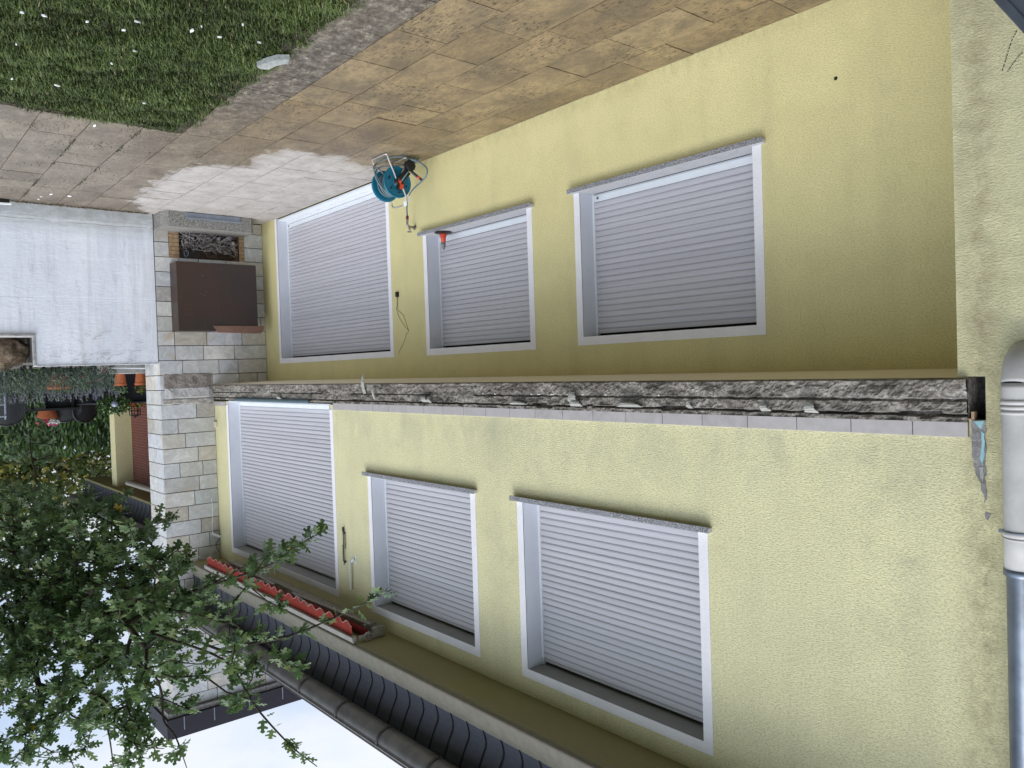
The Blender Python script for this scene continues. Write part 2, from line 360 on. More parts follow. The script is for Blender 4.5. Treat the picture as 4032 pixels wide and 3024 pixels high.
M_hose = plain('grey_hose', (.13,.19,.21), .4, .4, 0, .1)
M_orange = plain('orange_plastic', (.62,.07,.03), .4, .4)
M_brass = plain('nickel_tap', (.30,.29,.27), .35, .5, .7)
M_brown = plain('brown_shutter', (.15,.045,.032), .5, .3, 0, .08)
M_twig = plain('grey_twig', (.34,.31,.29), .9, .1, 0, .5, 30)
M_steel = plain('bare_steel', (.22,.25,.30), .4, .5, .1)
M_chunk = plain('broken_plaster', (.34,.35,.33), .9, .1, 0, .2, 30, .004)
M_chip = plain('white_plaster_chip', (.85,.86,.86), .8)
M_flake = plain('insulation_flake', (.34,.34,.31), .8, .1, 0, .15, 20)
M_navy = plain('dark_storage_plastic', (.018,.021,.030), .6)
M_mesh = plain('black_mesh', (.018,.020,.021), .6)
M_ywall = plaster('neighbour_render', (.60,.56,.33), dirtamt=.1, grain=60, bd=.002).m

# ---------------------------------------------------------------- dimensions
O = -.867; XC = 12.457; YO = -1.645; XP = 1.661; ZS = 2.55; ZT = 2.777; ZE = 5.235
# ================================================================ GROUND
mb = MB(); mb.face([(-150,-150,-.03),(150,-150,-.03),(150,150,-.03),(-150,150,-.03)])
mb.build('ground', M_soil, kind='structure')
mb = MB(); mb.box(.3,12.9,-2.66,-.0,-.028,-.012); mb.box(8.1,12.9,-7,-2.66,-.028,-.012)
mb.build('paving_bed', M_joint, kind='structure')
DRY = [(8.35,-.2),(8.2,-.6),(8.02,-.9),(8.1,-1.25),(8.12,-1.5),(8.5,-1.68),(8.85,-1.58),(9.15,-1.65),(9.15,-2.05),(9.55,-2.2),(10.2,-2.25),(11.6,-2.2),(12.6,-1.7),(13.2,-1.2),(13.2,.5),(8.8,.5)]
DP = np.array(DRY)
def dryval(px, py):
    best = 1e9; ins = False; n = len(DRY)
    for i in range(n):
        x1, y1 = DRY[i]; x2, y2 = DRY[(i+1) % n]
        dx, dy = x2-x1, y2-y1; t = max(0, min(1, ((px-x1)*dx+(py-y1)*dy)/(dx*dx+dy*dy)))
        best = min(best, math.hypot(px-x1-t*dx, py-y1-t*dy))
        if (y1 > py) != (y2 > py) and px < (x2-x1)*(py-y1)/(y2-y1)+x1: ins = not ins
    return max(-1, min(1, best*(1 if ins else -1)*1.3))
rows = [(-.355,.0),(-.80,-.355),(-1.255,-.80),(-1.705,-1.255),(-2.153,-1.705),(-2.585,-2.153),(-2.945,-2.585),(-3.385,-2.945),(-3.81,-3.385),(-4.25,-3.81),(-4.7,-4.25),(-5.15,-4.7),(-5.6,-5.15)]
V = []; Fc = []; Tn = []; Dv = []
def add_slab(x0, x1, y0, y1, sub=True):
    t = random.random(); g = .0035; x0 += g; x1 -= g; y0 += g; y1 -= g
    dz = random.uniform(-.002,.002); tx = random.uniform(-.004,.004)
    nx = max(1, int((x1-x0)/.07)) if sub else 2; ny = max(1, int((y1-y0)/.07)) if sub else 2
    b = len(V)
    for j in range(ny+1):
        for i in range(nx+1):
            x = x0+(x1-x0)*i/nx; y = y0+(y1-y0)*j/ny
            edge = i in (0,nx) or j in (0,ny)
            ex = random.uniform(-.0015,.0015) if edge else 0
            V.append((x+ex, y+ex, dz+tx*(i/nx-.5)-(.0025 if edge else 0))); Dv.append(dryval(x,y))
    for j in range(ny):
        for i in range(nx):
            k = b+j*(nx+1)+i; Fc.append((k,k+1,k+nx+2,k+nx+1)); Tn.append(t)
    for (i0,j0,i1,j1) in ((0,0,nx,0),(nx,0,nx,ny),(nx,ny,0,ny),(0,ny,0,0)):
        k0 = b+j0*(nx+1)+i0; k1 = b+j1*(nx+1)+i1; q = len(V)
        for k in (k0,k1): V.append((V[k][0],V[k][1],-.03)); Dv.append(Dv[k])
        Fc.append((k0,q,q+1,k1)); Tn.append(t*.5)
fixed = {0:[4.1,5.04,5.96,7.10,8.0],1:[4.08,5.43,6.11,6.63,7.4],2:[3.80,4.24,4.93,5.55,6.2],3:[3.5,4.45,5.05,5.73,6.4],4:[4.19,4.85,5.50,6.2,7.23,8.6]}
for ri, (y0, y1) in enumerate(rows):
    xs_ = [0.3 if ri < 6 else 8.15+random.uniform(-.02,.02)]
    xe = 12.44 if y0 > -1.8 else 12.44
    while xs_[-1] < xe-.3:
        nx_ = xs_[-1]+random.choice([.45,.67,.67,.45,.9])
        f = [q for q in fixed.get(ri, []) if xs_[-1]+.3 < q < xs_[-1]+1.0]
        xs_.append(f[0] if f else nx_)
    xs_[-1] = xe
    for q in range(len(xs_)-1): add_slab(xs_[q], xs_[q+1], y0, y1)
me = bpy.data.meshes.new('paving'); me.from_pydata(V, [], Fc)
at = me.attributes.new('tone','FLOAT','FACE'); at.data.foreach_set('value', Tn)
at = me.attributes.new('dry','FLOAT','POINT'); at.data.foreach_set('value', Dv)
me.materials.append(M_pave); ob = bpy.data.objects.new('paving', me); COL.objects.link(ob); ob['kind'] = 'structure'

# lawn blades
def lawn_edge_y(x): return -2.575+.05*noise.noise(Vector((x*2.1,0,0)))+.035*noise.noise(Vector((x*7,3,0)))
def lawn_edge_x(y): return 8.16+.06*noise.noise(Vector((0,y*2.3,5)))+.04*noise.noise(Vector((4,y*8,0)))
nv = 120000
X_ = np.concatenate([rng.uniform(3.2,8.35,100000), rng.uniform(-2,8.3,17000)])
Y_ = np.concatenate([rng.uniform(-5.0,-2.45,100000), rng.uniform(-9,-2.5,17000)])
keep = []
for x, y in zip(X_, Y_): keep.append(y < lawn_edge_y(x)+.02 and x < lawn_edge_x(y)+.01 and not (x > 8.0 and y > -2.68 and random.random() < .5))
keep = np.array(keep); X_ = X_[keep]; Y_ = Y_[keep]; n = len(X_)
cl = np.array([noise.noise(Vector((x*1.6,y*1.6,0))) for x, y in zip(X_, Y_)])
cl2 = np.array([noise.noise(Vector((x*6,y*6,2))) for x, y in zip(X_, Y_)])
h = (rng.uniform(.012,.042,n))*(1+.8*cl+.9*cl2); ang = rng.uniform(0,2*np.pi,n)+cl*2; wd = rng.uniform(.0018,.0042,n)
lean = rng.uniform(.3,1.5,n)*h
dx, dy = np.cos(ang), np.sin(ang)
vs = np.zeros((n,5,3))
vs[:,0] = np.stack([X_-dy*wd, Y_+dx*wd, np.full(n,-.028)],1); vs[:,1] = np.stack([X_+dy*wd, Y_-dx*wd, np.full(n,-.028)],1)
mxx = X_+dx*lean*.4; myy = Y_+dy*lean*.4; zz = -.02+h*.75
vs[:,2] = np.stack([mxx+dy*wd*.9, myy-dx*wd*.9, zz],1); vs[:,3] = np.stack([mxx-dy*wd*.9, myy+dx*wd*.9, zz],1)
vs[:,4] = np.stack([X_+dx*lean, Y_+dy*lean, -.02+h],1)
me = bpy.data.meshes.new('lawn')
idx = np.arange(n)*5
quads = np.stack([idx,idx+1,idx+2,idx+3],1); tris = np.stack([idx+3,idx+2,idx+4],1)
me.vertices.add(n*5); me.vertices.foreach_set('co', vs.reshape(-1))
me.loops.add(n*7); me.loops.foreach_set('vertex_index', np.concatenate([quads.reshape(-1), tris.reshape(-1)]))
me.polygons.add(n*2); me.polygons.foreach_set('loop_start', np.concatenate([np.arange(n)*4, n*4+np.arange(n)*3]))
me.polygons.foreach_set('loop_total', np.concatenate([np.full(n,4),np.full(n,3)])); me.update(); me.validate()
tn = np.clip(rng.beta(2,2.6,n)+.35*cl+.30*cl2, 0, .97); tn[rng.random(n) < .02] = 1
at = me.attributes.new('tone','FLOAT','FACE'); at.data.foreach_set('value', np.concatenate([tn,tn]))
me.materials.append(M_grass); ob = bpy.data.objects.new('lawn', me); COL.objects.link(ob); ob['kind'] = 'stuff'
tag(ob, 'short green lawn beside the paving', 'grass')

# debris on lawn and paving
chips = [(5.95,-4.28),(5.92,-4.16),(5.86,-3.92),(5.67,-3.66),(5.86,-3.69),(6.53,-4.23),(6.19,-3.54),(6.53,-3.61),(7.29,-4.15),(7.26,-3.84),(5.6,-3.32),(5.5,-3.29),(5.31,-3.08),(5.6,-3.13),(5.53,-2.87),(7.32,-3.17)]
chips2 = [(8.31,-3.34),(11.88,-3.19),(11.66,-3.12),(11.66,-2.91),(12.06,-3.2)]
def chip(x, y, z, s, label, grp):
    mb = MB(); n_ = random.randint(4,6); a0 = random.uniform(0,6.3); el = random.uniform(1.6,3.2)
    P = []
    for k in range(n_):
        t_ = 2*math.pi*k/n_; r = s*random.uniform(.45,1.25); px, py = r*el*math.cos(t_), r*math.sin(t_)
        P.append((x+px*math.cos(a0)-py*math.sin(a0), y+px*math.sin(a0)+py*math.cos(a0)))
    tl = random.uniform(-.3,.3)
    top = [(p[0],p[1],z+.006+tl*(p[0]-x)) for p in P]; bot = [(p[0],p[1],z-.004+tl*(p[0]-x)) for p in P]
    mb.face(top); mb.face(bot[::-1])
    for k in range(n_): mb.face([bot[k],bot[(k+1)%n_],top[(k+1)%n_],top[k]])
    return tag(mb.build('plaster_chip', M_chip), label, 'debris', grp)
CL = {3:'larger white plaster chip in the middle of the row along the photo top', 9:'larger whitish plaster chip in the lawn left of its middle', 10:'largest white plaster chip in the lawn, second row from the photo top', 15:'single small white plaster chip in the grass closest to the inner corner of the paving', 8:'small white plaster chip in the grass nearest the left photo edge', 14:'small white plaster chip in the grass nearest the big flat grey plaster piece', 7:'small white plaster chip lying alone in the middle of the lawn'}
for i, (x, y) in enumerate(chips): chip(x, y, .034, random.uniform(.0045,.009)*(1.5 if i in (3,9,10) else 1), CL.get(i, 'small white chip of plaster lying in the grass toward the top of the photo'), 'plaster chips in the lawn')
for (x, y), lb in zip(chips2, ('small white plaster chip on the paving right at the edge of the lawn', 'small white plaster chip on the damp paving, second closest to the white wall', 'small white plaster chip on damp paving, middle of the group by the white wall', 'small white plaster chip on the damp paving by the white wall, nearest the chimney', 'small white plaster chip on the damp paving, closest of all to the white wall')): chip(x, y, .006, .011, lb, 'plaster chips on the paving')
mb = MB(); P = [(5.66,-2.585),(5.75,-2.56),(5.83,-2.62),(5.92,-2.635),(5.97,-2.68),(5.93,-2.73),(5.84,-2.71),(5.78,-2.69),(5.71,-2.66)]
top = [(p[0],p[1],.055+random.uniform(-.006,.006)) for p in P]; bot = [(p[0],p[1],.015) for p in P]
mb.face(top)
for k in range(len(P)): mb.face([bot[k],bot[(k+1)%len(P)],top[(k+1)%len(P)],top[k]])
tag(mb.build('plaster_slab', M_chunk), 'large flat grey piece of plaster at the edge of the lawn', 'debris')

# ================================================================ HOUSE
house = thing('yellow_house', 'two storey yellow rendered house with closed grey roller shutters and a cut off balcony edge', 'house', (6,0,0))
WIN = dict(A=(3.309,5.283,.840,2.243,0), B=(5.874,7.801,.861,2.258,0), C=(8.529,11.921,0,2.253,0),
           D=(3.240,5.212,3.5645,5.083,O), E=(5.802,7.761,3.5635,5.082,O), Fd=(8.529,11.942,2.80,5.077,O))
BW = .0767; RV = .179
def wall(name, y, x0, x1, z0, z1, holes, mat, step=None):
    xs = sorted({x0,x1,*[h[0] for h in holes],*[h[1] for h in holes]}); zs = sorted({z0,z1,*[h[2] for h in holes],*[h[3] for h in holes]})
    xs = [q for q in xs if x0 <= q <= x1]; zs = [q for q in zs if z0 <= q <= z1]
    mb = MB()
    for i in range(len(xs)-1):
        for j in range(len(zs)-1):
            cx, cz = (xs[i]+xs[i+1])/2, (zs[j]+zs[j+1])/2
            if any(h[0] < cx < h[1] and h[2] < cz < h[3] for h in holes): continue
            mb.face([(xs[i],y,zs[j]),(xs[i+1],y,zs[j]),(xs[i+1],y,zs[j+1]),(xs[i],y,zs[j+1])])
    return mb, name, mat
low = [(x0+BW-.01,x1-BW+.01,z0 if z0 < .1 else z0-.01,z1-BW+.01) for (x0,x1,z0,z1,y) in (WIN['A'],WIN['B'],WIN['C'])]
mb, nm, mt = wall('ground_floor_wall', 0, XP, XC+.02, -.03, ZS, low, M_low); mb.build(nm, mt, house)
up = [(x0+BW-.01,x1-BW+.01,z0-.01,z1-BW+.01) for (x0,x1,z0,z1,y) in (WIN['D'],WIN['E'],WIN['Fd'])]
up.append((XP,XC,ZS,2.80))
up.append((1.533,1.612,2.545,2.765)); up.append((1.612,XP,ZS,2.765))
up.append((1.612,XP,2.765,2.777))
up.append((XP,99,-.03,ZS))
mb, nm, mt = wall('upper_floor_wall', O, -1.5, XC+.02, -.03, ZE, up, M_up)
# pilaster return, end wall, backs
mb.face([(XP,O,-.03),(XP,.0,-.03),(XP,.0,ZS),(XP,O,ZS)])
mb.face([(-1.5,O,-.03),(-1.5,O,ZE),(-1.5,8,ZE),(-1.5,8,-.03)])
mb.build(nm, mt, house)
mb = MB(); mb.face([(-1.5,8,-.03),(-1.5,8,ZE),(XC,8,ZE),(XC,8,-.03)])
mb.build('rear_wall', M_up, house)
def window(key):
    x0, x1, z0, z1, y = WIN[key]; door = key in ('C','Fd'); lower = y == 0
    a0, a1, c1 = x0+BW, x1-BW, z1-BW; yf = y-.004; c0 = z0 if not door else (0 if key == 'C' else 2.80)
    nm = 'balcony_door' if door else 'window'
    mb = MB()
    # painted surround, slightly rough edge
    def strip(p0, p1, q0, q1, n_):
        for k in range(n_):
            f0, f1 = k/n_, (k+1)/n_
            lerp = lambda u_, v_, f_: tuple(u_[i]+(v_[i]-u_[i])*f_ for i in range(3))
            mb.face([lerp(p0,p1,f0), lerp(p0,p1,f1), lerp(q0,q1,f1), lerp(q0,q1,f0)])
    base = (2.857 if key == 'Fd' else z0)
    for (xa, xb) in ((x0,a0),(a1,x1)): mb.box(xa, xb, yf, y+.001, base if not lower or not door else 0, z1)
    mb.box(a0, a1, yf, y+.001, c1, z1)
    tr = mb.build(nm, M_white, house)
    mb = MB()
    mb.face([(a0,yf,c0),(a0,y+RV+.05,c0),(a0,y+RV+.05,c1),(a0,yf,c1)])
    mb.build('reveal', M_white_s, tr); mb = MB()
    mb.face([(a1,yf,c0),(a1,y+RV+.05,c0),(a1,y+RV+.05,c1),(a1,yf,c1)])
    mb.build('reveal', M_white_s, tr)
    mb = MB(); mb.face([(a0,yf+.006,c1),(a1,yf+.006,c1),(a1,y+RV+.05,c1),(a0,y+RV+.05,c1)]); mb.build('reveal_top', M_lint, tr)
    # roller shutter
    P = .0535; ys = y+RV; zr = c0+(.075 if lower or door else .05); prof = []
    if key == 'C': zr = .14
    zz = zr
    while zz < c1-.03:
        for f_, d_ in ((0,.004),(.07,-.0005),(.16,-.005),(.27,-.0078),(.45,-.0090),(.90,-.0090),(.945,-.0065),(.95,.004)):
            prof.append((ys+d_, min(zz+P*f_, c1-.03)))
        zz += P
    mb = MB(); mb.extrude_x(prof, a0+.004, a1-.004)
    mb.build('roller_shutter', M_shut, tr)
    mb = MB(); mb.face([(a0,ys+.04,c0),(a1,ys+.04,c0),(a1,ys+.04,c1),(a0,ys+.04,c1)]); mb.build('shutter_gap', M_dark, tr)
    mb = MB(); mb.box(a0+.004, a1-.004, ys-.012, ys+.006, zr-.06, zr-.001)
    if lower and not door:
        mb.box(a0, a1, ys-.004, ys+.02, c0+.002, zr-.062)
    bevel(mb.build('bottom_rail', M_rail, tr), .003)
    mb = MB()
    for xa in (a0, a1-.004 if False else a1): pass
    mb.box(a0, a0+.022, ys-.016, ys+.012, c0, c1-.001); mb.build('guide_rail', M_rail, tr)
    mb = MB(); mb.box(a1-.022, a1, ys-.016, ys+.012, c0, c1-.001); mb.build('guide_rail', M_rail, tr)
    if not door:
        mb = MB(); mb.box(x0-.035, x1+.035, y-.048, ys-.013, z0-.032, z0+.001)
        bevel(mb.build('sill', M_gran2, tr), .004, 2)
        mb = MB(); mb.box(x0-.037, x1+.037, y-.055, y-.046, z0-.042, z0-.001); bevel(mb.build('sill_edge', M_gran, tr), .002)
    if lower:
        mb = MB(); mb.lathe([(.0,0),(.011,0),(.011,.008),(.0,.008)], (a1-.07, ys-.022, zr-.03), 'Y', 12)
        mb.build('stop_button', M_gutter, tr)
    if key == 'C':
        mb = MB(); mb.box(a0, a1, .03, ys+.02, .0, .03); mb.box(a0, a1, ys-.02, ys+.03, .03, .075)
        bevel(mb.build('threshold', M_rail, tr), .004)
    if key == 'Fd':
        mb = MB(); mb.box(a0-.02, a1+.02, O+.01, ys+.03, 2.79, 2.815)
        bevel(mb.build('threshold', M_rail, tr), .003)
    return tr
for k in WIN: window(k)
# interior blackout volume behind openings is not needed: shutters close everything

# cut balcony edge: displaced concrete
def rough_face(x0, x1, z0, z1, y, amp, st=.011, seed=0, skip=None):
    nx = int((x1-x0)/st); nz = int((z1-z0)/st); mb = MB(); vid = {}
    for j in range(nz+1):
        for i in range(nx+1):
            x = x0+(x1-x0)*i/nx; z_ = z0+(z1-z0)*j/nz
            p = Vector((x*5, seed, z_*7)); d = 0; am = 1
            for o_ in range(5): d += am*noise.noise(p); p = p*2.2; am *= .68
            d = y-.004-amp*(.55+.62*d)
            g1_ = abs(z_-(2.662+.003*noise.noise(Vector((x*3,0,0)))))
            if g1_ < .007 and noise.noise(Vector((x*.9,7,0))) > -.25: d += .022
            zc = 2.742+.008*noise.noise(Vector((x*2.2,1,0)))+.006*noise.noise(Vector((x*9,1,0)))
            wv = .006+.012*max(0, noise.noise(Vector((x*3,9,0))))
            if abs(z_-zc) < wv: d += .055
            elif z_ > zc: d += .012+.008*noise.noise(Vector((x*12,z_*12,4)))
            if j in (0,): d = y+.002
            vid[i,j] = len(mb.v); mb.v.append((x, d, z_+(.006*noise.noise(Vector((x*14,z_*3,0))) if 0 < j < nz else 0)))
    for j in range(nz):
        for i in range(nx): mb.f.append((vid[i,j],vid[i+1,j],vid[i+1,j+1],vid[i,j+1])); mb.t.append(.5)
    return mb
mb = rough_face(1.612, XC-.01, ZS, ZT, O, .042)
mb.face([(1.612,O-.01,ZS),(1.612,O-.01,ZT),(1.612,O+.2,ZT),(1.612,O+.2,ZS)])
slab = mb.build('cut_balcony_edge', M_conc, house, label='rough broken concrete edge where the balcony was cut off')
mb = MB(); mb.box(1.66, XC, O+.08, .02, ZS+.001, 2.80); mb.build('overhang_core', M_conc, house)
mb = MB(); mb.face([(XP,O+.004,ZS),(XC,O+.004,ZS),(XC,.0,2.519),(XP,.0,2.519)])
mb.build('overhang_underside', M_under, house)
# flakes of foam hanging off the cut
for (x, zt, zb, wd_) in ((7.68,2.66,2.455,.075),(7.475,2.72,2.58,.035),(6.5,2.735,2.68,.11),(6.42,2.74,2.69,.06),(4.43,2.725,2.635,.12),(4.40,2.74,2.70,.16),(5.1,2.735,2.712,.26),(3.85,2.735,2.705,.30),(3.32,2.735,2.69,.05),(2.75,2.74,2.70,.08),(2.45,2.745,2.69,.12),(9.9,2.74,2.70,.12)):
    mb = MB(); n_ = 7; wd_ *= .75; L_, R__ = [], []
    for k in range(n_+1):
        f_ = k/n_; wz = wd_*.5*(1-.65*f_*f_)*random.uniform(.75,1.15); zz = zt+(zb-zt)*f_; yy = O-.035-.03*math.sin(f_*2.5)
        xx = x+random.uniform(-.006,.006); L_.append((xx-wz,yy,zz)); R__.append((xx+wz,yy-.008,zz+random.uniform(-.006,.006)))
    for k in range(n_): mb.face([L_[k],R__[k],R__[k+1],L_[k+1]])
    fo = mb.build('foam_flake', M_flake, slab); sm_ = fo.modifiers.new('t','SOLIDIFY'); sm_.thickness = .004
mb = MB()
for x in (4.0,4.11,4.35,4.52,4.70,4.86,4.95,3.6,5.3,5.43,5.6): mb = MB(); mb.lathe([(0,-.004),(.005,-.004),(.005,.05)], (x, O-.030, 2.652), 'Y', 8); mb.build('tie_end', M_chip, slab)
# recess left by the cantilever beam
mb = MB(); x0,x1,z0,z1,yb = 1.533,1.612,2.545,2.765,O+.13
mb.face([(x0,O,z0),(x0,yb,z0),(x0,yb,z1),(x0,O,z1)]); mb.face([(x0,yb,z0),(x1,yb,z0),(x1,yb,z1),(x0,yb,z1)]); mb.face([(x0,O,z1),(x1,O,z1),(x1,yb,z1),(x0,yb,z1)]); mb.face([(x0,O,z0),(x1,O,z0),(x1,yb,z0),(x0,yb,z0)])
mb.build('beam_pocket', plain('old_mortar', (.075,.07,.068), .95, .1, 0, .5, 25, .01), slab)
mb = MB(); mb.box(1.585,1.60,O-.006,O+.03,2.722,2.762); mb.box(1.598,1.66,O-.008,O+.02,2.757,2.766)
bevel(mb.build('wood_wedge', plain('raw_wood', (.38,.26,.17), .8), slab), .002)
# skirting tiles
mb = MB(); jt = [1.612,1.888,2.228,2.565,2.904,3.252,3.589,3.929,4.264,4.6,4.929,5.261,5.59,5.92,6.254,6.585,6.909,7.249,7.585,7.925,8.26,8.50]
for i in range(len(jt)-1): mb.box(jt[i]+.0025, jt[i+1]-.0025, O-.013, O+.001, 2.777, 2.856, random.random())
bevel(mb.build('skirting_tiles', M_tile, house), .0015)
mb = MB()
for p, q in ((11.95,12.2),(12.205,12.45)): mb.box(p, q, O-.013, O+.001, 2.81, 2.875, random.random())
bevel(mb.build('skirting_tiles', M_tile, house), .0015)
mb = MB(); mb.box(1.612, 8.50, O-.006, O-.0005, 2.780, 2.850); mb.build('tile_grout', plain('grout', (.12,.11,.10), .9), house)
# torn render and old paint beside the pocket
def ragged(pts, y, th=.004, amp=.006, step=.02):
    out_ = []
    for i in range(len(pts)):
        p, q = Vector((*pts[i],0)), Vector((*pts[(i+1)%len(pts)],0)); n_ = max(1,int((q-p).length/step))
        for k in range(n_):
            r = p+(q-p)*k/n_; out_.append((r.x+random.uniform(-amp,amp), r.y+random.uniform(-amp,amp)))
    mb = MB(); mb.face([(a_,y-th,b_) for a_,b_ in out_])
    for i in range(len(out_)):
        a_, b_ = out_[i], out_[(i+1)%len(out_)]; mb.face([(a_[0],y+.002,a_[1]),(b_[0],y+.002,b_[1]),(b_[0],y-th,b_[1]),(a_[0],y-th,a_[1])])
    return mb
M_mort = plain('exposed_mortar', (.25,.24,.24), .95, .1, 0, .3, 22, .006)
ragged([(1.536,2.768),(1.60,2.768),(1.602,2.85),(1.60,2.95),(1.585,3.04),(1.562,3.09),(1.555,3.14),(1.545,3.18),(1.537,3.17),(1.541,3.08),(1.535,2.95)], O, .003, .005).build('exposed_mortar', M_mort, house, label='strip of bare grey mortar where the balcony rail was torn off')
ragged([(1.54,2.77),(1.585,2.77),(1.567,2.80),(1.555,2.81)], O, .006, .003).build('old_blue_paint', plain('old_blue_paint', (.30,.50,.55), .7), house)
ragged([(1.540,2.83),(1.556,2.82),(1.553,2.90),(1.562,2.96),(1.550,3.0),(1.543,2.93)], O, .006, .003).build('old_blue_paint', bpy.data.materials['old_blue_paint'], house)
ragged([(1.545,3.00),(1.565,3.0),(1.562,3.05),(1.55,3.08)], O, .006, .003).build('torn_render', M_chunk, house)
ragged([(1.52,3.235),(1.545,3.225),(1.55,3.26),(1.53,3.275)], O, .002, .004).build('torn_render', M_mort, house)
# crack lines on the pilaster
for P in ([(1.365,.886),(1.385,.92),(1.403,.97),(1.415,1.01),(1.434,1.066)],[(1.343,.998),(1.36,1.01),(1.378,1.031),(1.395,1.05),(1.41,1.073)]):
    mb = MB()
    for k in range(len(P)-1):
        (xa,za),(xb,zb) = P[k],P[k+1]
        for q in range(3):
            f0, f1 = q/3, q/3+random.uniform(.12,.25)
            mb.tube([(xa+(xb-xa)*f0,O-.001,za+(zb-za)*f0),(xa+(xb-xa)*f1,O-.001,za+(zb-za)*f1)], .0022, 5)
    mb.build('render_crack', M_dark, house)
mb = MB(); mb.lathe([(0,-.003),(.012,-.003),(.013,.0)], (2.727,0,.531), 'Y', 14); mb.build('drill_hole', M_dark, house)
# eaves
XR0, XR1 = -2.2, XC-.0
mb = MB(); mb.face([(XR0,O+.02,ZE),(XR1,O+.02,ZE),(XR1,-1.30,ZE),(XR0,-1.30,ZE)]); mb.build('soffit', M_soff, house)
prof = [(-1.255,ZE-.001),(-1.335,ZE+.004)]+[(-1.333+.006*q-(.006 if q%2 else 0), ZE+.03+q*.033) for q in range(5)]+[(-1.306,5.41),(-1.298,5.435)]
mb = MB(); mb.extrude_x(prof, XR0, XR1); mb.build('cornice_board', M_cream, house, smooth=True)
roof = None
PS = [(-1.292,5.43),(-1.286,5.48),(-1.284,5.53),(-1.290,5.575),(-1.306,5.63),(-1.328,5.69),(-1.352,5.75),(-1.378,5.81),(-1.40,5.87),(-1.42,5.97)]
mb = MB(); xx = XR1-.02; k = 0
while xx > XR0:
    x2 = xx-.2325; d_ = .007
    mb.v += [(xx,y_-d_,z_) for y_,z_ in PS]+[(x2+.008,y_-.001,z_) for y_,z_ in PS]; b = len(mb.v)-2*len(PS)
    for i in range(len(PS)-1):
        mb.f.append((b+i,b+i+len(PS),b+i+1+len(PS),b+i+1)); mb.t.append(.5)
    xx = x2
sl_ = mb.build('slate_fascia', M_slate, house)
def slatelines(x0, x1, dz, par):
    mb = MB(); xx = x0; mb.extrude_x([(y_+.004,z_+dz) for y_,z_ in PS], min(x0,x1), max(x0,x1))
    while xx > x1:
        J = [(xx-.024*math.sin(min(1,(z_-5.43)/.22)*math.pi)+.010*max(0,(z_-5.6)*4)+.0*z_, y_-.008, z_+dz) for y_, z_ in PS]
        for i in range(len(J)-1):
            a_, b_ = J[i], J[i+1]; mb.face([(a_[0]-.011,a_[1]-.002,a_[2]),(a_[0]+.011,a_[1],a_[2]),(b_[0]+.011,b_[1],b_[2]),(b_[0]-.011,b_[1]-.002,b_[2])])
        xx -= .2325
    mb.build('slate_joint', M_slate_edge, par)
slatelines(XR1-.02, XR0, 0, sl_)
mb = MB(); mb.extrude_x([(-1.62,5.912),(-1.42,6.05),(3.6,9.0),(8.6,6.0),(8.6,5.9),(3.6,8.85),(-1.42,5.96),(-1.62,5.895)], XR0, XR1, close=True, caps=True)
mb.face([(-1.5,-1.28,5.4),(-1.5,8,5.4),(-1.5,8,5.95),(-1.5,3.6,8.8),(-1.5,-1.28,5.95)])
roof = mb.build('roof', M_roof, house)
mb = MB(); gc = (-1.525,5.84); gr = .118
prof = [(gc[0]+gr*math.cos(t_), gc[1]+gr*math.sin(t_)) for t_ in [math.pi+math.pi*q/14 for q in range(15)]]
prof = [(gc[0]-gr+.006,gc[1]+.012),(gc[0]-gr-.012,gc[1]+.016),(gc[0]-gr-.014,gc[1]+.003)]+prof
mb.extrude_x(prof, XR0, XR1); inner = [(gc[0]+(gr-.004)*math.cos(t_), gc[1]+(gr-.004)*math.sin(t_)) for t_ in [math.pi+math.pi*q/14 for q in range(15)]]
mb.extrude_x(inner, XR0, XR1)
gt = mb.build('gutter', M_gutter, house, smooth=True)
for x in [12.11,9.665,8.877,8.04,7.2,6.4,5.6,10.5,11.3,4.8,4.0,3.2]:
    mb = MB(); pr = [(gc[0]+(gr+.009)*math.cos(t_), gc[1]+(gr+.009)*math.sin(t_)) for t_ in [math.pi*.96+math.pi*1.02*q/14 for q in range(15)]]
    mb.extrude_x(pr, x-.016, x+.016); mb.build('gutter_bracket', M_dkg, gt, smooth=True)
# downpipe
dp = MB(); dx_, dy_ = 1.353, O-.10
path = spline([(dx_,O+.05,2.44),(dx_,O-.02,2.455),(dx_,O-.075,2.50),(dx_,dy_,2.58),(dx_,dy_,2.66),(dx_,dy_,3.47)],5)
dp.tube(path, .074, 28)
pp = dp.build('downpipe', M_pipe, house, smooth=True)
for zc, rr, hh, mt in ((2.665,.0785,.010,M_pipe),(2.69,.0785,.008,M_pipe),(2.715,.0785,.008,M_pipe),(3.295,.0785,.014,M_pipe),(3.318,.078,.005,M_pipe)):
    mb = MB(); mb.lathe([(.07,-hh-.002),(rr,-hh),(rr,hh),(.07,hh+.002)], (dx_,dy_,zc), 'Z', 28); mb.build('pipe_ring', mt, pp, smooth=True)
mb = MB(); mb.lathe([(.0775,3.28),(.080,3.283),(.080,3.287),(.0775,3.29)], (dx_,dy_,0), 'Z', 28); mb.box(dx_+.075,dx_+.098,dy_-.006,dy_+.006,3.285,3.300); mb.box(dx_-.012,dx_+.012,dy_,O,3.29,3.31)
mb.build('pipe_clamp', M_zinc, pp)
mb = MB(); mb.lathe([(.066,3.455),(.0785,3.468),(.080,3.495),(.0665,3.502),(.0665,5.62)], (dx_,dy_,0), 'Z', 28); mb.build('zinc_downpipe', M_zinc, pp, smooth=True)
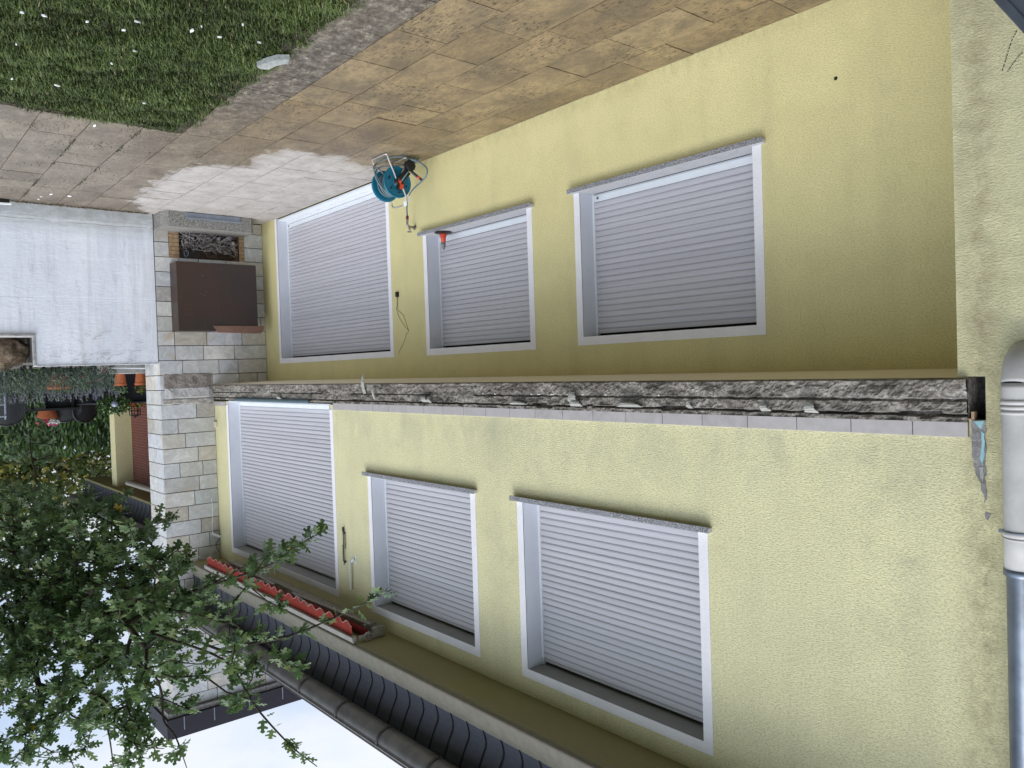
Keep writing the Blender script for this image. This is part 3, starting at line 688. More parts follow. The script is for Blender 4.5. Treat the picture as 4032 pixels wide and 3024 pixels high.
# membrane strip below the upper balcony door
mb = MB(); mb.extrude_x([(O-.035,2.792),(O-.05,2.782),(O-.058,2.765),(O-.05,2.748),(O-.03,2.738)], 9.05, 11.45); mb.build('sealing_strip', plain('blue_grey_membrane', (.075,.12,.14), .5), slab, smooth=True)

# ================================================================ CHIMNEY with stone facing
chim = thing('stone_chimney', 'tall chimney wall faced in pale grey and rust stained stone blocks with an open fireplace', 'chimney', (XC,-.8,0))
mb = MB(); X2 = 13.16
mb.box(XC+.004, X2-.004, YO+.004, -.3+1.5, 2.56, 7.42); mb.box(XC+.004, X2-.004, YO+.004, -1.47, -.03, 2.56); mb.box(XC+.004,X2-.004,-.27,1.2,-.03,2.559); mb.box(XC+.004,X2-.004,-1.469,-.271,.70,2.558)
mb.build('mortar_bed', M_mortar, chim)
def stones():
    mb = MB(); zb = [0.0]+[.169+.2213*k for k in range(0,34)]; zb = [q for q in zb if q < 7.42]+[7.42]
    for r in range(len(zb)-1):
        z0, z1 = zb[r]+.005, zb[r+1]-.005
        def put(y0, y1):
            if y1-y0 < .02: return
            mb.box(XC-.022+random.uniform(-.003,.003), XC+.006, y0+.005, y1-.005, z0, z1, random.random())
        y = YO-.0; zc = (z0+z1)/2
        ymax = (.0 if zc < 2.55 else (O-.0 if zc < 5.95 else 1.19))
        if 2.38 < zc < 2.85: # damaged zone outside the render
            if zc > 2.56 : pass
        y = YO-.0+.0; first = True; t_ = 0
        edges = [YO-.02]
        y = YO+random.choice([.22,.32,.42,.5])
        while y < ymax-.08: edges.append(y); y += random.choice([.22,.3,.34,.42,.48,.55])
        edges.append(ymax)
        for i in range(len(edges)-1):
            a_, b_ = edges[i], edges[i+1]
            if zc < .70:
                if b_ <= -1.452: put(a_, b_)
                elif a_ >= -.302: put(a_, b_)
                else:
                    if a_ < -1.452: put(a_, -1.452)
                    if b_ > -.302: put(-.302, b_)
            else: put(a_, b_)
        # side face (toward -Y)
        x = XC-.0; xe = [XC-.0, XC+random.choice([.22,.3,.36,.42]), X2]
        for i in range(2): mb.box(xe[i]+.004, xe[i+1]-.004, YO-.020+random.uniform(-.002,.002), YO+.006, z0, z1, random.random())
    return mb
bevel(stones().build('stone_facing', M_stone, chim), .003)
# scar left by the balcony slab
def scar(y0, y1, z0, z1, x, amp, mat, name, st=.014):
    ny, nz_ = int((y1-y0)/st), int((z1-z0)/st); mb = MB()
    for j in range(nz_+1):
        for i in range(ny+1):
            y = y0+(y1-y0)*i/ny; z_ = z0+(z1-z0)*j/nz_; ed = i in (0,ny) or j in (0,nz_)
            dd = amp*(.5+.5*noise.noise(Vector((y*9,z_*9,3)))+.4*noise.noise(Vector((y*30,z_*30,3))))
            zz = z_+(.02*noise.noise(Vector((y*8,z_,0))) if j in (0,nz_) else 0)
            mb.v.append((x-(dd if not ed else -.004), y, zz))
    for j in range(nz_):
        for i in range(ny): k = j*(ny+1)+i; mb.f.append((k,k+1,k+ny+2,k+ny+1)); mb.t.append(.5)
    return mb.build(name, mat, chim)
scar(-1.62,-.90,2.36,2.60,XC-.022,.016,plain('weathered_stone', (.27,.24,.22), .9, .1, 0, .35, 9, .01),'weathered_stone')
scar(-1.60,-.93,2.57,2.735,XC-.028,.014,plain('grey_render_patch', (.47,.46,.46), .9, .1, 0, .25, 7, .006),'render_patch')
scar(-1.64,-.87,2.742,2.83,XC-.026,.010,plain('pale_mortar', (.42,.40,.37), .9, .1, 0, .4, 14, .01),'mortar_strip')
# cap
mb = MB(); mb.box(XC-.09, X2+.09, YO-.12, 1.3, 7.42, 7.50); mb.build('chimney_slab', M_wash, chim)
mb = MB(); mb.box(XC-.13, X2+.13, YO-.15, 1.34, 7.503, 7.80); cap = mb.build('chimney_cap', plain('anthracite_cladding', (.022,.020,.028), .6), chim)
for y in (-1.55,-1.1,-.55,.0,.5): mb = MB(); mb.box(XC-.134,XC-.130,y-.006,y+.006,7.503,7.70); mb.build('cladding_joint', M_steel, cap)
# fireplace
fb = MB()
fb.box(XC+.01, XC+.6, -1.31, -1.295, .19, .72, .5); 
x_ = XC-.018
def bricks(mb, y0, y1, z0, z1, xa, xb, h=.062, t=None):
    z_ = z0; 
    while z_ < z1-.01:
        zt_ = min(z_+h-.006, z1); mb.box(xa, xb, y0, y1, z_, zt_, random.random()*.8 if t is None else t); z_ += h
mb = MB(); bricks(mb, -1.452, -1.305, .20, .71, x_, XC+.0); fp = mb.build('brick_jamb', M_brick, chim)
mb = MB(); bricks(mb, -.385, -.302, .20, .71, x_, XC+.0); mb.build('brick_jamb', M_brick, chim)
mb = MB(); mb.box(x_+.006, XC+.001, -1.452, -1.305, .19, .71); mb.build('brick_joint', M_mortar, fp)
mb = MB(); mb.box(x_+.006, XC+.001, -.385, -.302, .19, .71); mb.build('brick_joint', M_mortar, fp)
mb = MB()
mb.face([(XC+.5,-1.31,.15),(XC+.5,-.38,.15),(XC+.5,-.38,.75),(XC+.5,-1.31,.75)]); mb.face([(XC,-1.306,.15),(XC+.5,-1.306,.15),(XC+.5,-1.306,.75),(XC,-1.306,.75)])
mb.face([(XC,-.384,.15),(XC+.5,-.384,.15),(XC+.5,-.384,.75),(XC,-.384,.75)]); mb.face([(XC,-1.31,.702),(XC+.5,-1.31,.702),(XC+.5,-.38,.702),(XC,-.38,.702)]); mb.face([(XC,-1.31,.188),(XC+.5,-1.31,.188),(XC+.5,-.38,.188),(XC,-.38,.188)])
mb.build('firebox_lining', plain('sooty_brick', (.06,.045,.035), .95, .1, 0, .6, 12), fp)
mb = MB()
for r in range(8):
    for c_ in range(5): mb.box(XC+.48, XC+.498, -1.30+c_*.19+(.09 if r%2 else 0), -1.30+c_*.19+.18+(.09 if r%2 else 0), .2+r*.065, .2+r*.065+.058, random.uniform(.6,.95))
for r in range(7): mb.box(XC+.02+.0, XC+.47, -.388, -.386, .2+r*.068, .2+r*.068+.058, random.uniform(.5,.8)); mb.box(XC+.02, XC+.47, -1.304, -1.302, .2+r*.068, .2+r*.068+.058, random.uniform(.5,.9))
mb.build('firebox_bricks', M_brick, fp)
hb = MB(); hx = 12.13
hb.box(hx, XC-.016, -1.455, -.217-.03, .705, 1.735)
hood = bevel(hb.build('smoke_hood', M_hood, chim), .006)
hood.data.vertices  # outer hood
mb = MB()
PR = [(-.95,1.655),(-.88,1.752),(-.30,1.765),(-.20,1.762),(-.155,1.70),(-.165,1.652)]
mb.v += [(hx-.012,y,z_) for y,z_ in PR]+[(hx+.10,y,z_) for y,z_ in PR]; n_ = len(PR)
mb.f += [tuple(range(n_)), tuple(range(2*n_-1,n_-1,-1))]+[(i,(i+1)%n_,n_+(i+1)%n_,n_+i) for i in range(n_)]; mb.t += [.5]*(n_+2)
mb.build('hood_lip', plain('copper_brown_trim', (.20,.115,.085), .6), hood)
# hearth slab with chamfered corner
mb = MB(); H = [(12.44,-1.66),(12.10,-1.66),(11.98,-1.58),(11.98,-.36),(12.06,-.30),(12.44,-.30)]
zt_ = .225
top = [(x,y,zt_) for x,y in H]; bot = [(x,y,-.01) for x,y in H]; mb.face(top)
for k in range(len(H)): mb.face([bot[k],bot[(k+1)%len(H)],top[(k+1)%len(H)],top[k]])
hearth = mb.build('hearth', M_wash, chim)
mb = MB(); mb.box(11.962,11.98,-1.335,-.53,.008,.075); mb.box(11.95,11.975,-1.335,-.53,.075,.098)
bevel(mb.build('ash_drawer', M_steel, hearth), .003)
# brushwood
mb = MB()
for k in range(150):
    p = Vector((XC+random.uniform(-.04,.12), random.uniform(-1.26,-.45), random.uniform(.22,.42+.10*random.random())))
    d_ = Vector((random.uniform(-.4,.4), random.uniform(-1,1), random.uniform(-.6,.8))).normalized(); l_ = random.uniform(.08,.26); bd = Vector((0,random.uniform(-.04,.04),random.uniform(-.03,.05)))
    e0, e1 = p-d_*l_/2, p+d_*l_/2
    cl_ = lambda v: Vector((min(max(v.x,XC-.05),XC+.45), min(max(v.y,-1.29),-.40), min(max(v.z,.20),.58)))
    r = random.choice([.004,.006,.008,.011])
    mb.tube([cl_(e0),cl_(p+bd*.7),cl_(e1)], [r,r*.9,r*.7], 6)
for (y, z_, r) in ((-1.20,.37,.026),(-.55,.26,.03),(-.70,.28,.026),(-.48,.33,.028)): mb.tube([(XC-.03,y,z_),(XC+.25,y+.03,z_+.01)], r, 10)
ob = mb.build('brushwood', M_twig); ob['kind'] = 'stuff'; tag(ob, 'tangle of dry grey twigs and offcuts inside the fireplace', 'firewood')
mb = MB(); mb.tube(spline([(XC-.02,-1.21,.60),(XC-.02,-1.235,.54),(XC-.02,-1.22,.50),(XC-.02,-1.185,.50),(XC-.02,-1.17,.54),(XC-.02,-1.20,.585)],5), .006, 6)
tag(mb.build('wire_loop', M_steel), 'bent pale wire loop hanging in the fireplace opening', 'wire')
# lamp holder and cables near the eaves, little sensor box
t_ = thing('wall_lamp_holder', 'white bracket with loose cables on the stone facing under the eaves', 'bracket', (12.4,-.9,4.9))
ax = (Vector((.05,.87,.48)).normalized(), Vector((1,0,0)), None); ax = (ax[0], Vector((0,.48,-.87)).normalized().cross(Vector((0,0,0))) if False else Vector((1,0,0)), Vector((0,-.48,.87)))
mb = MB(); mb.obox((12.40,-.905,4.895), (Vector((0,.88,.475)),Vector((1,0,0)),Vector((0,-.475,.88))), .10,.025,.018); bevel(mb.build('holder', M_rail, t_), .006)
mb = MB(); mb.tube(spline([(12.41,-.99,4.86),(12.42,-.985,4.7),(12.42,-.97,4.5),(12.43,-.975,4.3)],5), .004, 5); mb.build('cable', M_rail, t_)
mb = MB(); mb.tube(spline([(12.41,-.87,4.93),(12.41,-.93,5.0),(12.41,-.94,5.06),(12.41,-.90,5.15)],5), .005, 5); mb.build('cable', M_black, t_)
mb = MB(); mb.box(12.345,12.43,O-.03,O-.001,3.12,3.21); tag(bevel(mb.build('junction_box', plain('cream_plastic', (.58,.55,.40), .5)), .004), 'small cream box on the yellow wall beside the stone chimney', 'junction box')

# ================================================================ AWNING
aw = thing('awning', 'folded awning with red scalloped valance and cream rails under the eaves', 'awning', (9.6,-1.15,5.2))
AX0, AX1 = 7.42, 11.75
mb = MB(); mb.box(AX0-.05, AX1+.05, -1.34, -1.285, 5.165, 5.215); mb.box(AX0-.05, AX1+.05, -1.325, -1.29, 5.215, 5.232); bevel(mb.build('front_rail', M_cream2, aw), .006)
mb = MB(); xs2 = np.arange(AX0, AX1, .0102); per = .205
for i in range(len(xs2)-1):
    def zb_(x):
        u = ((x-AX0) % per)/per; return 5.045+.021*math.cos(2*math.pi*u)
    def yy(x, f_): return -1.305-.008*math.sin(x*7)*f_
    xa, xb = xs2[i], xs2[i+1]
    mb.face([(xa,yy(xa,0),5.166),(xb,yy(xb,0),5.166),(xb,yy(xb,1),zb_(xb)),(xa,yy(xa,1),zb_(xa))])
val = mb.build('valance', M_red, aw); m_ = val.modifiers.new('t','SOLIDIFY'); m_.thickness = .003
mb = MB(); mb.tube([(x, -1.307-.008*math.sin(x*7), 5.045+.021*math.cos(2*math.pi*((x-AX0)%per)/per)) for x in xs2], .0035, 5); mb.build('valance_piping', M_redt, val)
mb = MB(); mb.box(AX0-.02, AX1+.06, -.99, -.945, 5.17, 5.225); mb.box(AX0+.3, AX1+.0, -.944, O, 5.18, 5.20); bevel(mb.build('wall_rail', M_cream2, aw), .005)
mb = MB(); mb.tube([(AX0+.08,-1.12,5.185),(AX1,-1.12,5.185)], .038, 14); mb.build('cloth_roll', plain('dark_red_cloth', (.22,.02,.02), .8), aw, smooth=True)
mb = MB()
for s_ in (0,1):
    xa = AX0+.1 if s_ == 0 else AX1-.1; xm = AX0+1.9 if s_ == 0 else AX1-1.9
    mb = MB(); mb.tube([(xa,-1.03,5.14),(xm,-1.10,5.135)], .018, 8); mb.tube([(xm,-1.10,5.135),(xa+(.5 if s_ == 0 else -.5),-1.27,5.15)], .015, 8)
    mb.build('folding_arm', M_cream2, aw)
mb = MB(); mb.box(AX0+.14,AX0+.16,-1.09,-.94,5.13,5.235); mb.build('mounting_clamp', M_cream2, aw)
mb = MB(); mb.box(AX0-.06,AX0-.03,-1.10,-.96,5.12,5.225); mb.box(AX0-.06,AX0-.03,-1.26,-1.101,5.17,5.20); ep = mb.build('end_plate', M_cream2, aw)
mb = MB(); mb.lathe([(.040,-.012),(.050,-.012),(.050,.012),(.040,.012),(.040,-.012)], (AX0-.07,-1.16,5.19), 'X', 20); mb.lathe([(0,-.01),(.012,-.01),(.012,.01)], (AX0-.07,-1.16,5.19), 'X', 10)
for k in range(4): a_ = k*math.pi/2+.4; mb.tube([(AX0-.07,-1.16,5.19),(AX0-.07,-1.16+.045*math.cos(a_),5.19+.045*math.sin(a_))], .005, 6)
mb.build('crank_gear', M_cream2, ep)

# ================================================================ SMALL WALL THINGS
t_ = thing('wall_thermometer', 'black wrought iron thermometer on the yellow wall between the upper door and window', 'thermometer', (8.34,O,4.43))
mb = MB(); mb.tube([(8.347,O-.02,4.24),(8.347,O-.02,4.655)], .006, 8); mb.box(8.335,8.360,O-.026,O-.012,4.215,4.272); mb.lathe([(0,0),(.012,0),(.012,.02),(0,.02)], (8.335,O-.024,4.285), 'Y', 12); mb.lathe([(0,0),(.013,0),(.013,.02),(0,.02)], (8.335,O-.024,4.62), 'Y', 12)
mb.build('rod', M_black, t_)
for (x, za, zb, n_) in ((8.322,4.30,4.47,6),(8.378,4.43,4.63,6)):
    mb = MB()
    for k in range(n_):
        z_ = za+(zb-za)*k/n_; mb.box(x-.009,x+.009,O-.018,O-.012,z_,z_+.005); mb.box(x-.009,x-.003,O-.018,O-.012,z_,z_+.022); mb.box(x-.009,x+.009,O-.018,O-.012,z_+.018,z_+.023)
    mb.box(min(x,8.347),max(x,8.347),O-.016,O-.012,za,za+.004); mb.build('scale', M_black, t_)
t_ = thing('awning_crank_bracket', 'white metal bracket with a thin white rod on the yellow wall above the thermometer', 'bracket', (8.12,O,4.55))
mb = MB(); mb.box(8.092,8.118,O-.006,O,4.495,4.615); bevel(mb.build('plate', M_rail, t_), .003)
mb = MB(); mb.obox((8.145,O-.02,4.575),(Vector((.85,0,.5)).normalized(),Vector((0,1,0)),Vector((-.5,0,.85)).normalized()), .038,.003,.016); mb.tube([(8.185,O-.03,4.575),(8.196,O-.03,4.60),(8.196,O-.03,4.915)], .007, 8); mb.build('rod', M_rail, t_)
mb = MB()
for k in range(34): mb.box(8.170,8.184,O-.016,O-.012,4.60+k*.0092,4.604+k*.0092)
mb.tube([(8.177,O-.014,4.6),(8.177,O-.014,4.915)], .003, 5); mb.build('chain', M_flake, t_)
t_ = thing('motion_sensor', 'small black box with thin looping wires on the yellow wall between balcony door and window', 'sensor', (8.39,0,1.49))
mb = MB(); mb.box(8.368,8.412,-.03,0,1.455,1.518); bevel(mb.build('housing', M_black, t_), .004)
mb = MB(); mb.tube(spline([(8.393,-.01,1.517),(8.400,-.012,1.60),(8.405,-.010,1.635),(8.428,-.006,1.656)],6), .004, 6); mb.build('wire', M_black, t_)
M_wire = plain('grey_wire', (.16,.14,.08), .7)
mb = MB(); mb.tube(spline([(8.428,-.006,1.656),(8.36,-.006,1.70),(8.275,-.006,1.752),(8.22,-.006,1.85),(8.166,-.006,1.95)],6), .0022, 5); mb.tube(spline([(8.425,-.006,1.66),(8.38,-.006,1.76),(8.27,-.006,1.87),(8.17,-.006,1.945)],6), .0022, 5)
mb.tube(spline([(8.166,-.006,1.96),(8.22,-.006,1.972),(8.25,-.006,2.03),(8.33,-.006,2.12),(8.422,-.006,2.212)],6), .002, 5); mb.build('wire', M_wire, t_)
# suction plunger on the sill
t_ = thing('suction_lifter', 'black suction disc with a red cone grip standing on the window sill', 'suction tool', (7.44,.03,.862))
mb = MB(); mb.lathe([(0,.0),(.098,.0),(.102,.006),(.080,.016),(.03,.024),(0,.024)], (7.44,.035,.863), 'Z', 32); mb.build('suction_disc', M_black, t_, smooth=False)
mb = MB(); mb.lathe([(.040,.022),(.042,.03),(.030,.07),(.026,.115),(0,.116)], (7.44,.035,.863), 'Z', 20); mb.build('cone', M_orange, t_, smooth=True)
mb = MB(); mb.lathe([(.0255,.115),(.0265,.12),(.0235,.17),(.012,.175),(.012,.198),(.0,.198)], (7.44,.035,.863), 'Z', 16); mb.build('grip', M_gutter, t_, smooth=True)
# tap
t_ = thing('garden_tap', 'dull metal garden tap on the yellow wall beside the window sill', 'tap', (7.96,0,.737))
mb = MB(); mb.lathe([(0,-.004),(.028,-.004),(.022,.0),(.02,.012)], (7.955,-.008,.737), 'Y', 16); mb.tube([(7.955,0,.737),(7.955,-.05,.735),(7.95,-.09,.735),(7.945,-.115,.72),(7.94,-.12,.685)], [.014,.014,.017,.015,.013], 12); mb.tube([(7.95,-.085,.735),(7.945,-.088,.79)], [.013,.009], 10); mb.build('body', M_brass, t_, smooth=True)
mb = MB(); mb.tube([(7.915,-.088,.795),(7.978,-.088,.795)], .0055, 8); mb.tube([(7.946,-.06,.795),(7.946,-.118,.795)], .0055, 8); mb.build('handle', M_brass, t_)

# ================================================================ HOSE REEL
t_ = thing('hose_reel', 'teal hose reel on an aluminium tube frame standing on the wet paving by the wall', 'hose reel', (7.8,-.4,0))
AXY, AXZ = -.405, .305
for x, sgn in ((7.675,-1),(7.93,1)):
    mb = MB(); mb.lathe([(.0,.010*sgn),(.045,.012*sgn),(.06,.004*sgn),(.155,.004*sgn),(.165,.012*sgn),(.176,.010*sgn),(.178,-.004*sgn),(.165,-.010*sgn),(.0,-.010*sgn)], (x,AXY,AXZ), 'X', 40)
    disc = mb.build('reel_disc', M_teal, t_, smooth=False)
    mb = MB()
    for k in range(6):
        a_ = k*math.pi/3+.35; c_ = (x+.0145*sgn, AXY+.115*math.cos(a_), AXZ+.115*math.sin(a_))
        mb.obox(c_, (Vector((1,0,0)),Vector((0,-math.sin(a_),math.cos(a_))),Vector((0,math.cos(a_),math.sin(a_)))), .003,.020 if k%2 else .010,.008)
    mb.build('disc_slot', M_black, disc)
mb = MB(); mb.tube([(7.62,AXY,AXZ),(7.98,AXY,AXZ)], .05, 18); mb.build('drum', M_black, t_, smooth=True)
mb = MB(); P = []
for k in range(420):
    a_ = k*.30; lay = k//210; x = 7.70+.205*abs(((k/105) % 2)-1); r = .082+.014*lay+.018*noise.noise(Vector((k*.05,0,0)))+.03*(k/420)
    P.append((x, AXY+r*math.cos(a_), AXZ+r*math.sin(a_)))
mb.tube(P, .0085, 7)
mb.tube(spline([(7.80,-.50,.20),(7.80,-.60,.14),(7.80,-.615,.22),(7.80,-.575,.31),(7.80,-.50,.385),(7.82,-.43,.42),(7.84,-.33,.41)],6), .0085, 7)
mb.tube(spline([(7.76,-.30,.20),(7.74,-.17,.05),(7.673,-.146,.015),(7.649,-.232,.015),(7.642,-.318,.018),(7.70,-.41,.018),(7.828,-.461,.02),(7.93,-.50,.05),(7.88,-.58,.12),(7.80,-.60,.22)],6), .0085, 7)
mb.tube(spline([(7.78,-.25,.12),(7.70,-.20,.10),(7.64,-.30,.11),(7.74,-.44,.12),(7.84,-.52,.12),(7.82,-.59,.20),(7.8,-.53,.33)],6), .0085, 7)
ho = mb.build('wound_hose', M_hose, t_, smooth=True)
mb = MB()
for x in (7.64,7.955):
    mb.tube(spline([(x,-.43,.30),(x,-.47,.20),(x,-.53,.07),(x,-.545,.02)],4), .0095, 10); mb.tube(spline([(x,-.39,.27),(x,-.33,.14),(x-.005,-.28,.02)],4), .0095, 10)
mb.tube(spline([(7.64,-.545,.022),(7.66,-.56,.018),(7.70,-.562,.018),(7.90,-.562,.018),(7.94,-.56,.018),(7.955,-.545,.022)],5), .0095, 10); mb.tube([(7.635,-.28,.014),(7.95,-.28,.014)], .0095, 10)
mb.tube(spline([(7.64,-.40,.30),(7.64,-.345,.40),(7.64,-.315,.48),(7.645,-.31,.52),(7.68,-.305,.54),(7.79,-.30,.545),(7.91,-.305,.54),(7.95,-.31,.515),(7.955,-.32,.47),(7.955,-.39,.31)],5), .0095, 10)
mb.build('tube_frame', M_chrome, t_, smooth=True)
mb = MB(); mb.obox((7.665,-.315,.535),(Vector((1,0,0)),Vector((0,1,0)),Vector((0,0,1))),.03,.004,.028); mb.obox((7.64,-.30,.485),(Vector((1,0,0)),Vector((0,1,0)),Vector((0,0,1))),.004,.028,.035); mb.build('paper_tag', M_chip, t_)
mb = MB(); mb.obox((7.61,-.36,.245),(Vector((1,0,0)),Vector((0,.72,-.69)),Vector((0,.69,.72))), .022,.085,.038); mb.obox((7.635,AXY,AXZ+.03),(Vector((1,0,0)),Vector((0,1,0)),Vector((0,0,1))),.024,.032,.06)
bevel(mb.build('side_bracket', M_black, t_), .01)
mb = MB(); mb.lathe([(0,-.03),(.05,-.03),(.062,-.022),(.062,.02),(.05,.03),(0,.03)], (7.585,-.29,.125), 'X', 26)
for k in range(10): a_ = k*math.pi/5; mb.obox((7.585,-.29+.060*math.cos(a_),.125+.060*math.sin(a_)),(Vector((1,0,0)),Vector((0,-math.sin(a_),math.cos(a_))),Vector((0,math.cos(a_),math.sin(a_)))),.024,.006,.006)
mb.build('crank_hub', M_black, t_)
mb = MB(); mb.tube([(7.56,-.285,.195),(7.54,-.215,.252)], .017, 12); mb.tube([(7.534,-.203,.262),(7.52,-.175,.285)], [.017,.014], 12); mb.build('crank_handle', M_black, t_)
mb = MB(); mb.tube([(7.541,-.22,.249),(7.533,-.20,.264)], .0185, 12); mb.obox((7.607,-.395,.365),(Vector((1,0,0)),Vector((0,1,.1)).normalized(),Vector((0,-.1,1)).normalized()),.012,.020,.026); mb.tube([(7.607,-.425,.318),(7.600,-.405,.308)], .02, 12); mb.build('orange_clip', M_orange, t_)
mb = MB(); mb.tube([(7.59,-.40,.305),(7.575,-.32,.20),(7.565,-.24,.09),(7.56,-.175,.02)], .0085, 8); mb.build('loose_hose_end', M_hose, t_, smooth=True)
t_ = thing('supply_hose', 'grey garden hose looping from the tap down to the hose reel', 'hose', (7.9,-.12,.6))
mb = MB(); mb.tube(spline([(7.937,-.12,.65),(7.934,-.12,.616),(7.92,-.13,.512),(7.84,-.15,.401),(7.701,-.17,.345),(7.514,-.2,.316),(7.401,-.2,.27),(7.372,-.2,.208),(7.418,-.2,.151),(7.471,-.22,.108),(7.517,-.25,.079),(7.58,-.30,.05)],6), .0095, 9); mb.build('hose', M_hose, t_, smooth=True)
mb = MB(); mb.tube([(7.934,-.12,.612),(7.936,-.12,.655)], .0165, 14); mb.build('connector', M_black, t_)
mb = MB()
for z_ in (.618,.635,.649): mb.tube([(7.9355,-.12,z_),(7.9357,-.12,z_+.004)], .0175, 14)
mb.build('orange_ring', M_orange, t_)
mb = MB(); mb.tube([(7.936,-.12,.656),(7.939,-.12,.688)], [.0155,.0145], 12); mb.build('tap_adapter', M_brass, t_)

# ================================================================ GARDEN WALL + NEIGHBOUR
t_ = thing('white_garden_wall', 'high white painted concrete retaining wall beside the chimney, stained grey at its foot', 'wall', (12.5,-2.6,0))
mb = MB()
def wallgrid(y0, y1, z0, z1, x):
    ny, nz_ = max(1,int((y1-y0)/.05)), max(1,int((z1-z0)/.05)); b = len(mb.v)
    for j in range(nz_+1):
        for i in range(ny+1):
            y = y0+(y1-y0)*i/ny; z_ = z0+(z1-z0)*j/nz_
            d_ = .006*noise.noise(Vector((y*1.5,z_*2,0)))
            for zl, dp_ in ((.207,.012),(1.27,.006),(.32,.004),(.72,.003)):
                if z_ > zl+.01*noise.noise(Vector((y*2,zl,0))): d_ += dp_*.6
            mb.v.append((x+d_, y, z_))
    for j in range(nz_):
        for i in range(ny): k = b+j*(ny+1)+i; mb.f.append((k,k+1,k+ny+2,k+ny+1)); mb.t.append(.5)
wallgrid(-3.247, YO-.03, -.03, 2.205, 12.42); wallgrid(-9, -3.247, -.03, 1.765, 12.42)
mb.box(12.45,12.70,-3.247,YO-.03,0,2.204); mb.box(12.43,12.70,-9,-3.249,0,1.764)
mb.face([(12.42,-3.247,1.765),(12.46,-3.247,1.765),(12.46,-3.247,2.205),(12.42,-3.247,2.205)]); mb.face([(12.42,-3.247,2.205),(12.46,-3.247,2.205),(12.46,YO-.03,2.205),(12.42,YO-.03,2.205)]); mb.face([(12.42,-9,1.765),(12.46,-9,1.765),(12.46,-3.247,1.765),(12.42,-3.247,1.765)])
mb.build('wall_face', M_wwall, t_)
mb = MB(); mb.box(12.395,12.72,-9,-3.249,1.767,1.80); bevel(mb.build('coping', plain('dirty_white_coping', (.34,.34,.33), .8, .2, 0, .3, 9), t_), .008)
mb = MB(); mb.box(12.41,12.46,-3.285,-3.249,1.80,2.20); bevel(mb.build('edge_post', plain('dirty_white_post', (.36,.36,.35), .8, .2, 0, .3, 14), t_), .008)
mb = MB()
for seedk in range(26):
    y = random.choice([random.uniform(-3.2,-1.9), -2.55+random.gauss(0,.08)]); z_ = random.choice([random.uniform(2.02,2.17), random.uniform(1.75,2.15)])
    P = [(12.414,y,z_)]; an = random.uniform(-.6,.6)+random.choice([0,math.pi])
    for k in range(random.randint(2,6)): an += random.uniform(-.6,.6); y += .03*math.cos(an); z_ = min(2.19, z_+.02*math.sin(an)); P.append((12.414,y,z_))
    mb.tube(P, .0022, 4)
ob = mb.build('ivy_scar', plain('dead_ivy', (.20,.16,.13), .9), t_); ob['kind'] = 'stuff'
mb = MB(); rr = random.Random(3)
nx_, ny_ = 20, 12
for j in range(ny_+1):
    th = math.pi*j/ny_
    for i in range(nx_):
        ph = 2*math.pi*i/nx_; d_ = Vector((math.sin(th)*math.cos(ph), math.sin(th)*math.sin(ph), math.cos(th)))
        r = 1+.22*noise.noise(d_*1.7)+.08*noise.noise(d_*6)
        mb.v.append((12.98+d_.x*.20*r, -3.58+d_.y*.32*r, 1.99+d_.z*.27*r))
for j in range(ny_):
    for i in range(nx_): mb.f.append((j*nx_+i,(j+1)*nx_+i,(j+1)*nx_+(i+1)%nx_,j*nx_+(i+1)%nx_)); mb.t.append(.5)
a = N('sandstone', .9, .2); v = a.noise(6, 7, .75); a.col(a.ramp(v, [(.35,(.035,.026,.016)),(.5,(.12,.085,.055)),(.65,(.30,.24,.17))])); a.bump(v, .03)
tag(mb.build('sandstone_rock', a.m), 'brown sandstone rock behind the lower part of the white wall', 'rock')
# neighbour's raised terrace
mb = MB(); mb.box(12.72,30,-3.24,-.9,-.02,2.14); mb.box(13.3,30,-12,-3.241,-.02,2.141); mb.build('raised_terrace', plain('terrace_paving', (.12,.11,.10), .8), kind='structure')
mb = MB(); mb.box(13.3,13.62,-2.25,YO-.0+.25,2.14,2.335); bevel(mb.build('planter_ledge', plain('weathered_board', (.36,.36,.34), .8, .2, 0, .2, 15)), .01)
tag(bpy.data.objects['planter_ledge'], 'low grey ledge carrying the terracotta pots behind the white wall', 'ledge')
mb = MB(); mb.obox((13.0,-1.98,2.255),(Vector((0,1,.035)).normalized(),Vector((1,0,0)),Vector((0,-.035,1)).normalized()),.26,.05,.008)
tag(mb.build('white_board', M_rail), 'narrow white board lying on top of the white wall near the chimney', 'board')
def leaf_cloud(mb, c, rad, n_, size, tones=(0,1), up=.3, shape='ell', wid=.5):
    c = Vector(c)
    for _ in range(n_):
        while True:
            d_ = Vector((random.uniform(-1,1),random.uniform(-1,1),random.uniform(-1,1)))
            if d_.length <= 1: break
        p = c+Vector((d_.x*rad[0],d_.y*rad[1],d_.z*rad[2])); s_ = size*random.uniform(.6,1.3)
        u = Vector((random.gauss(0,1),random.gauss(0,1),random.gauss(0,1)+up)).normalized(); v = u.orthogonal().normalized(); q = u.cross(v); an = random.uniform(0,6.3); v = v*math.cos(an)+q*math.sin(an)
        mb.face([p-v*s_*wid*.5, p+u*s_*.55-v*s_*wid*.35, p+u*s_, p+u*s_*.5+v*s_*wid*.5, p-u*s_*.05+v*s_*.1], random.uniform(*tones))
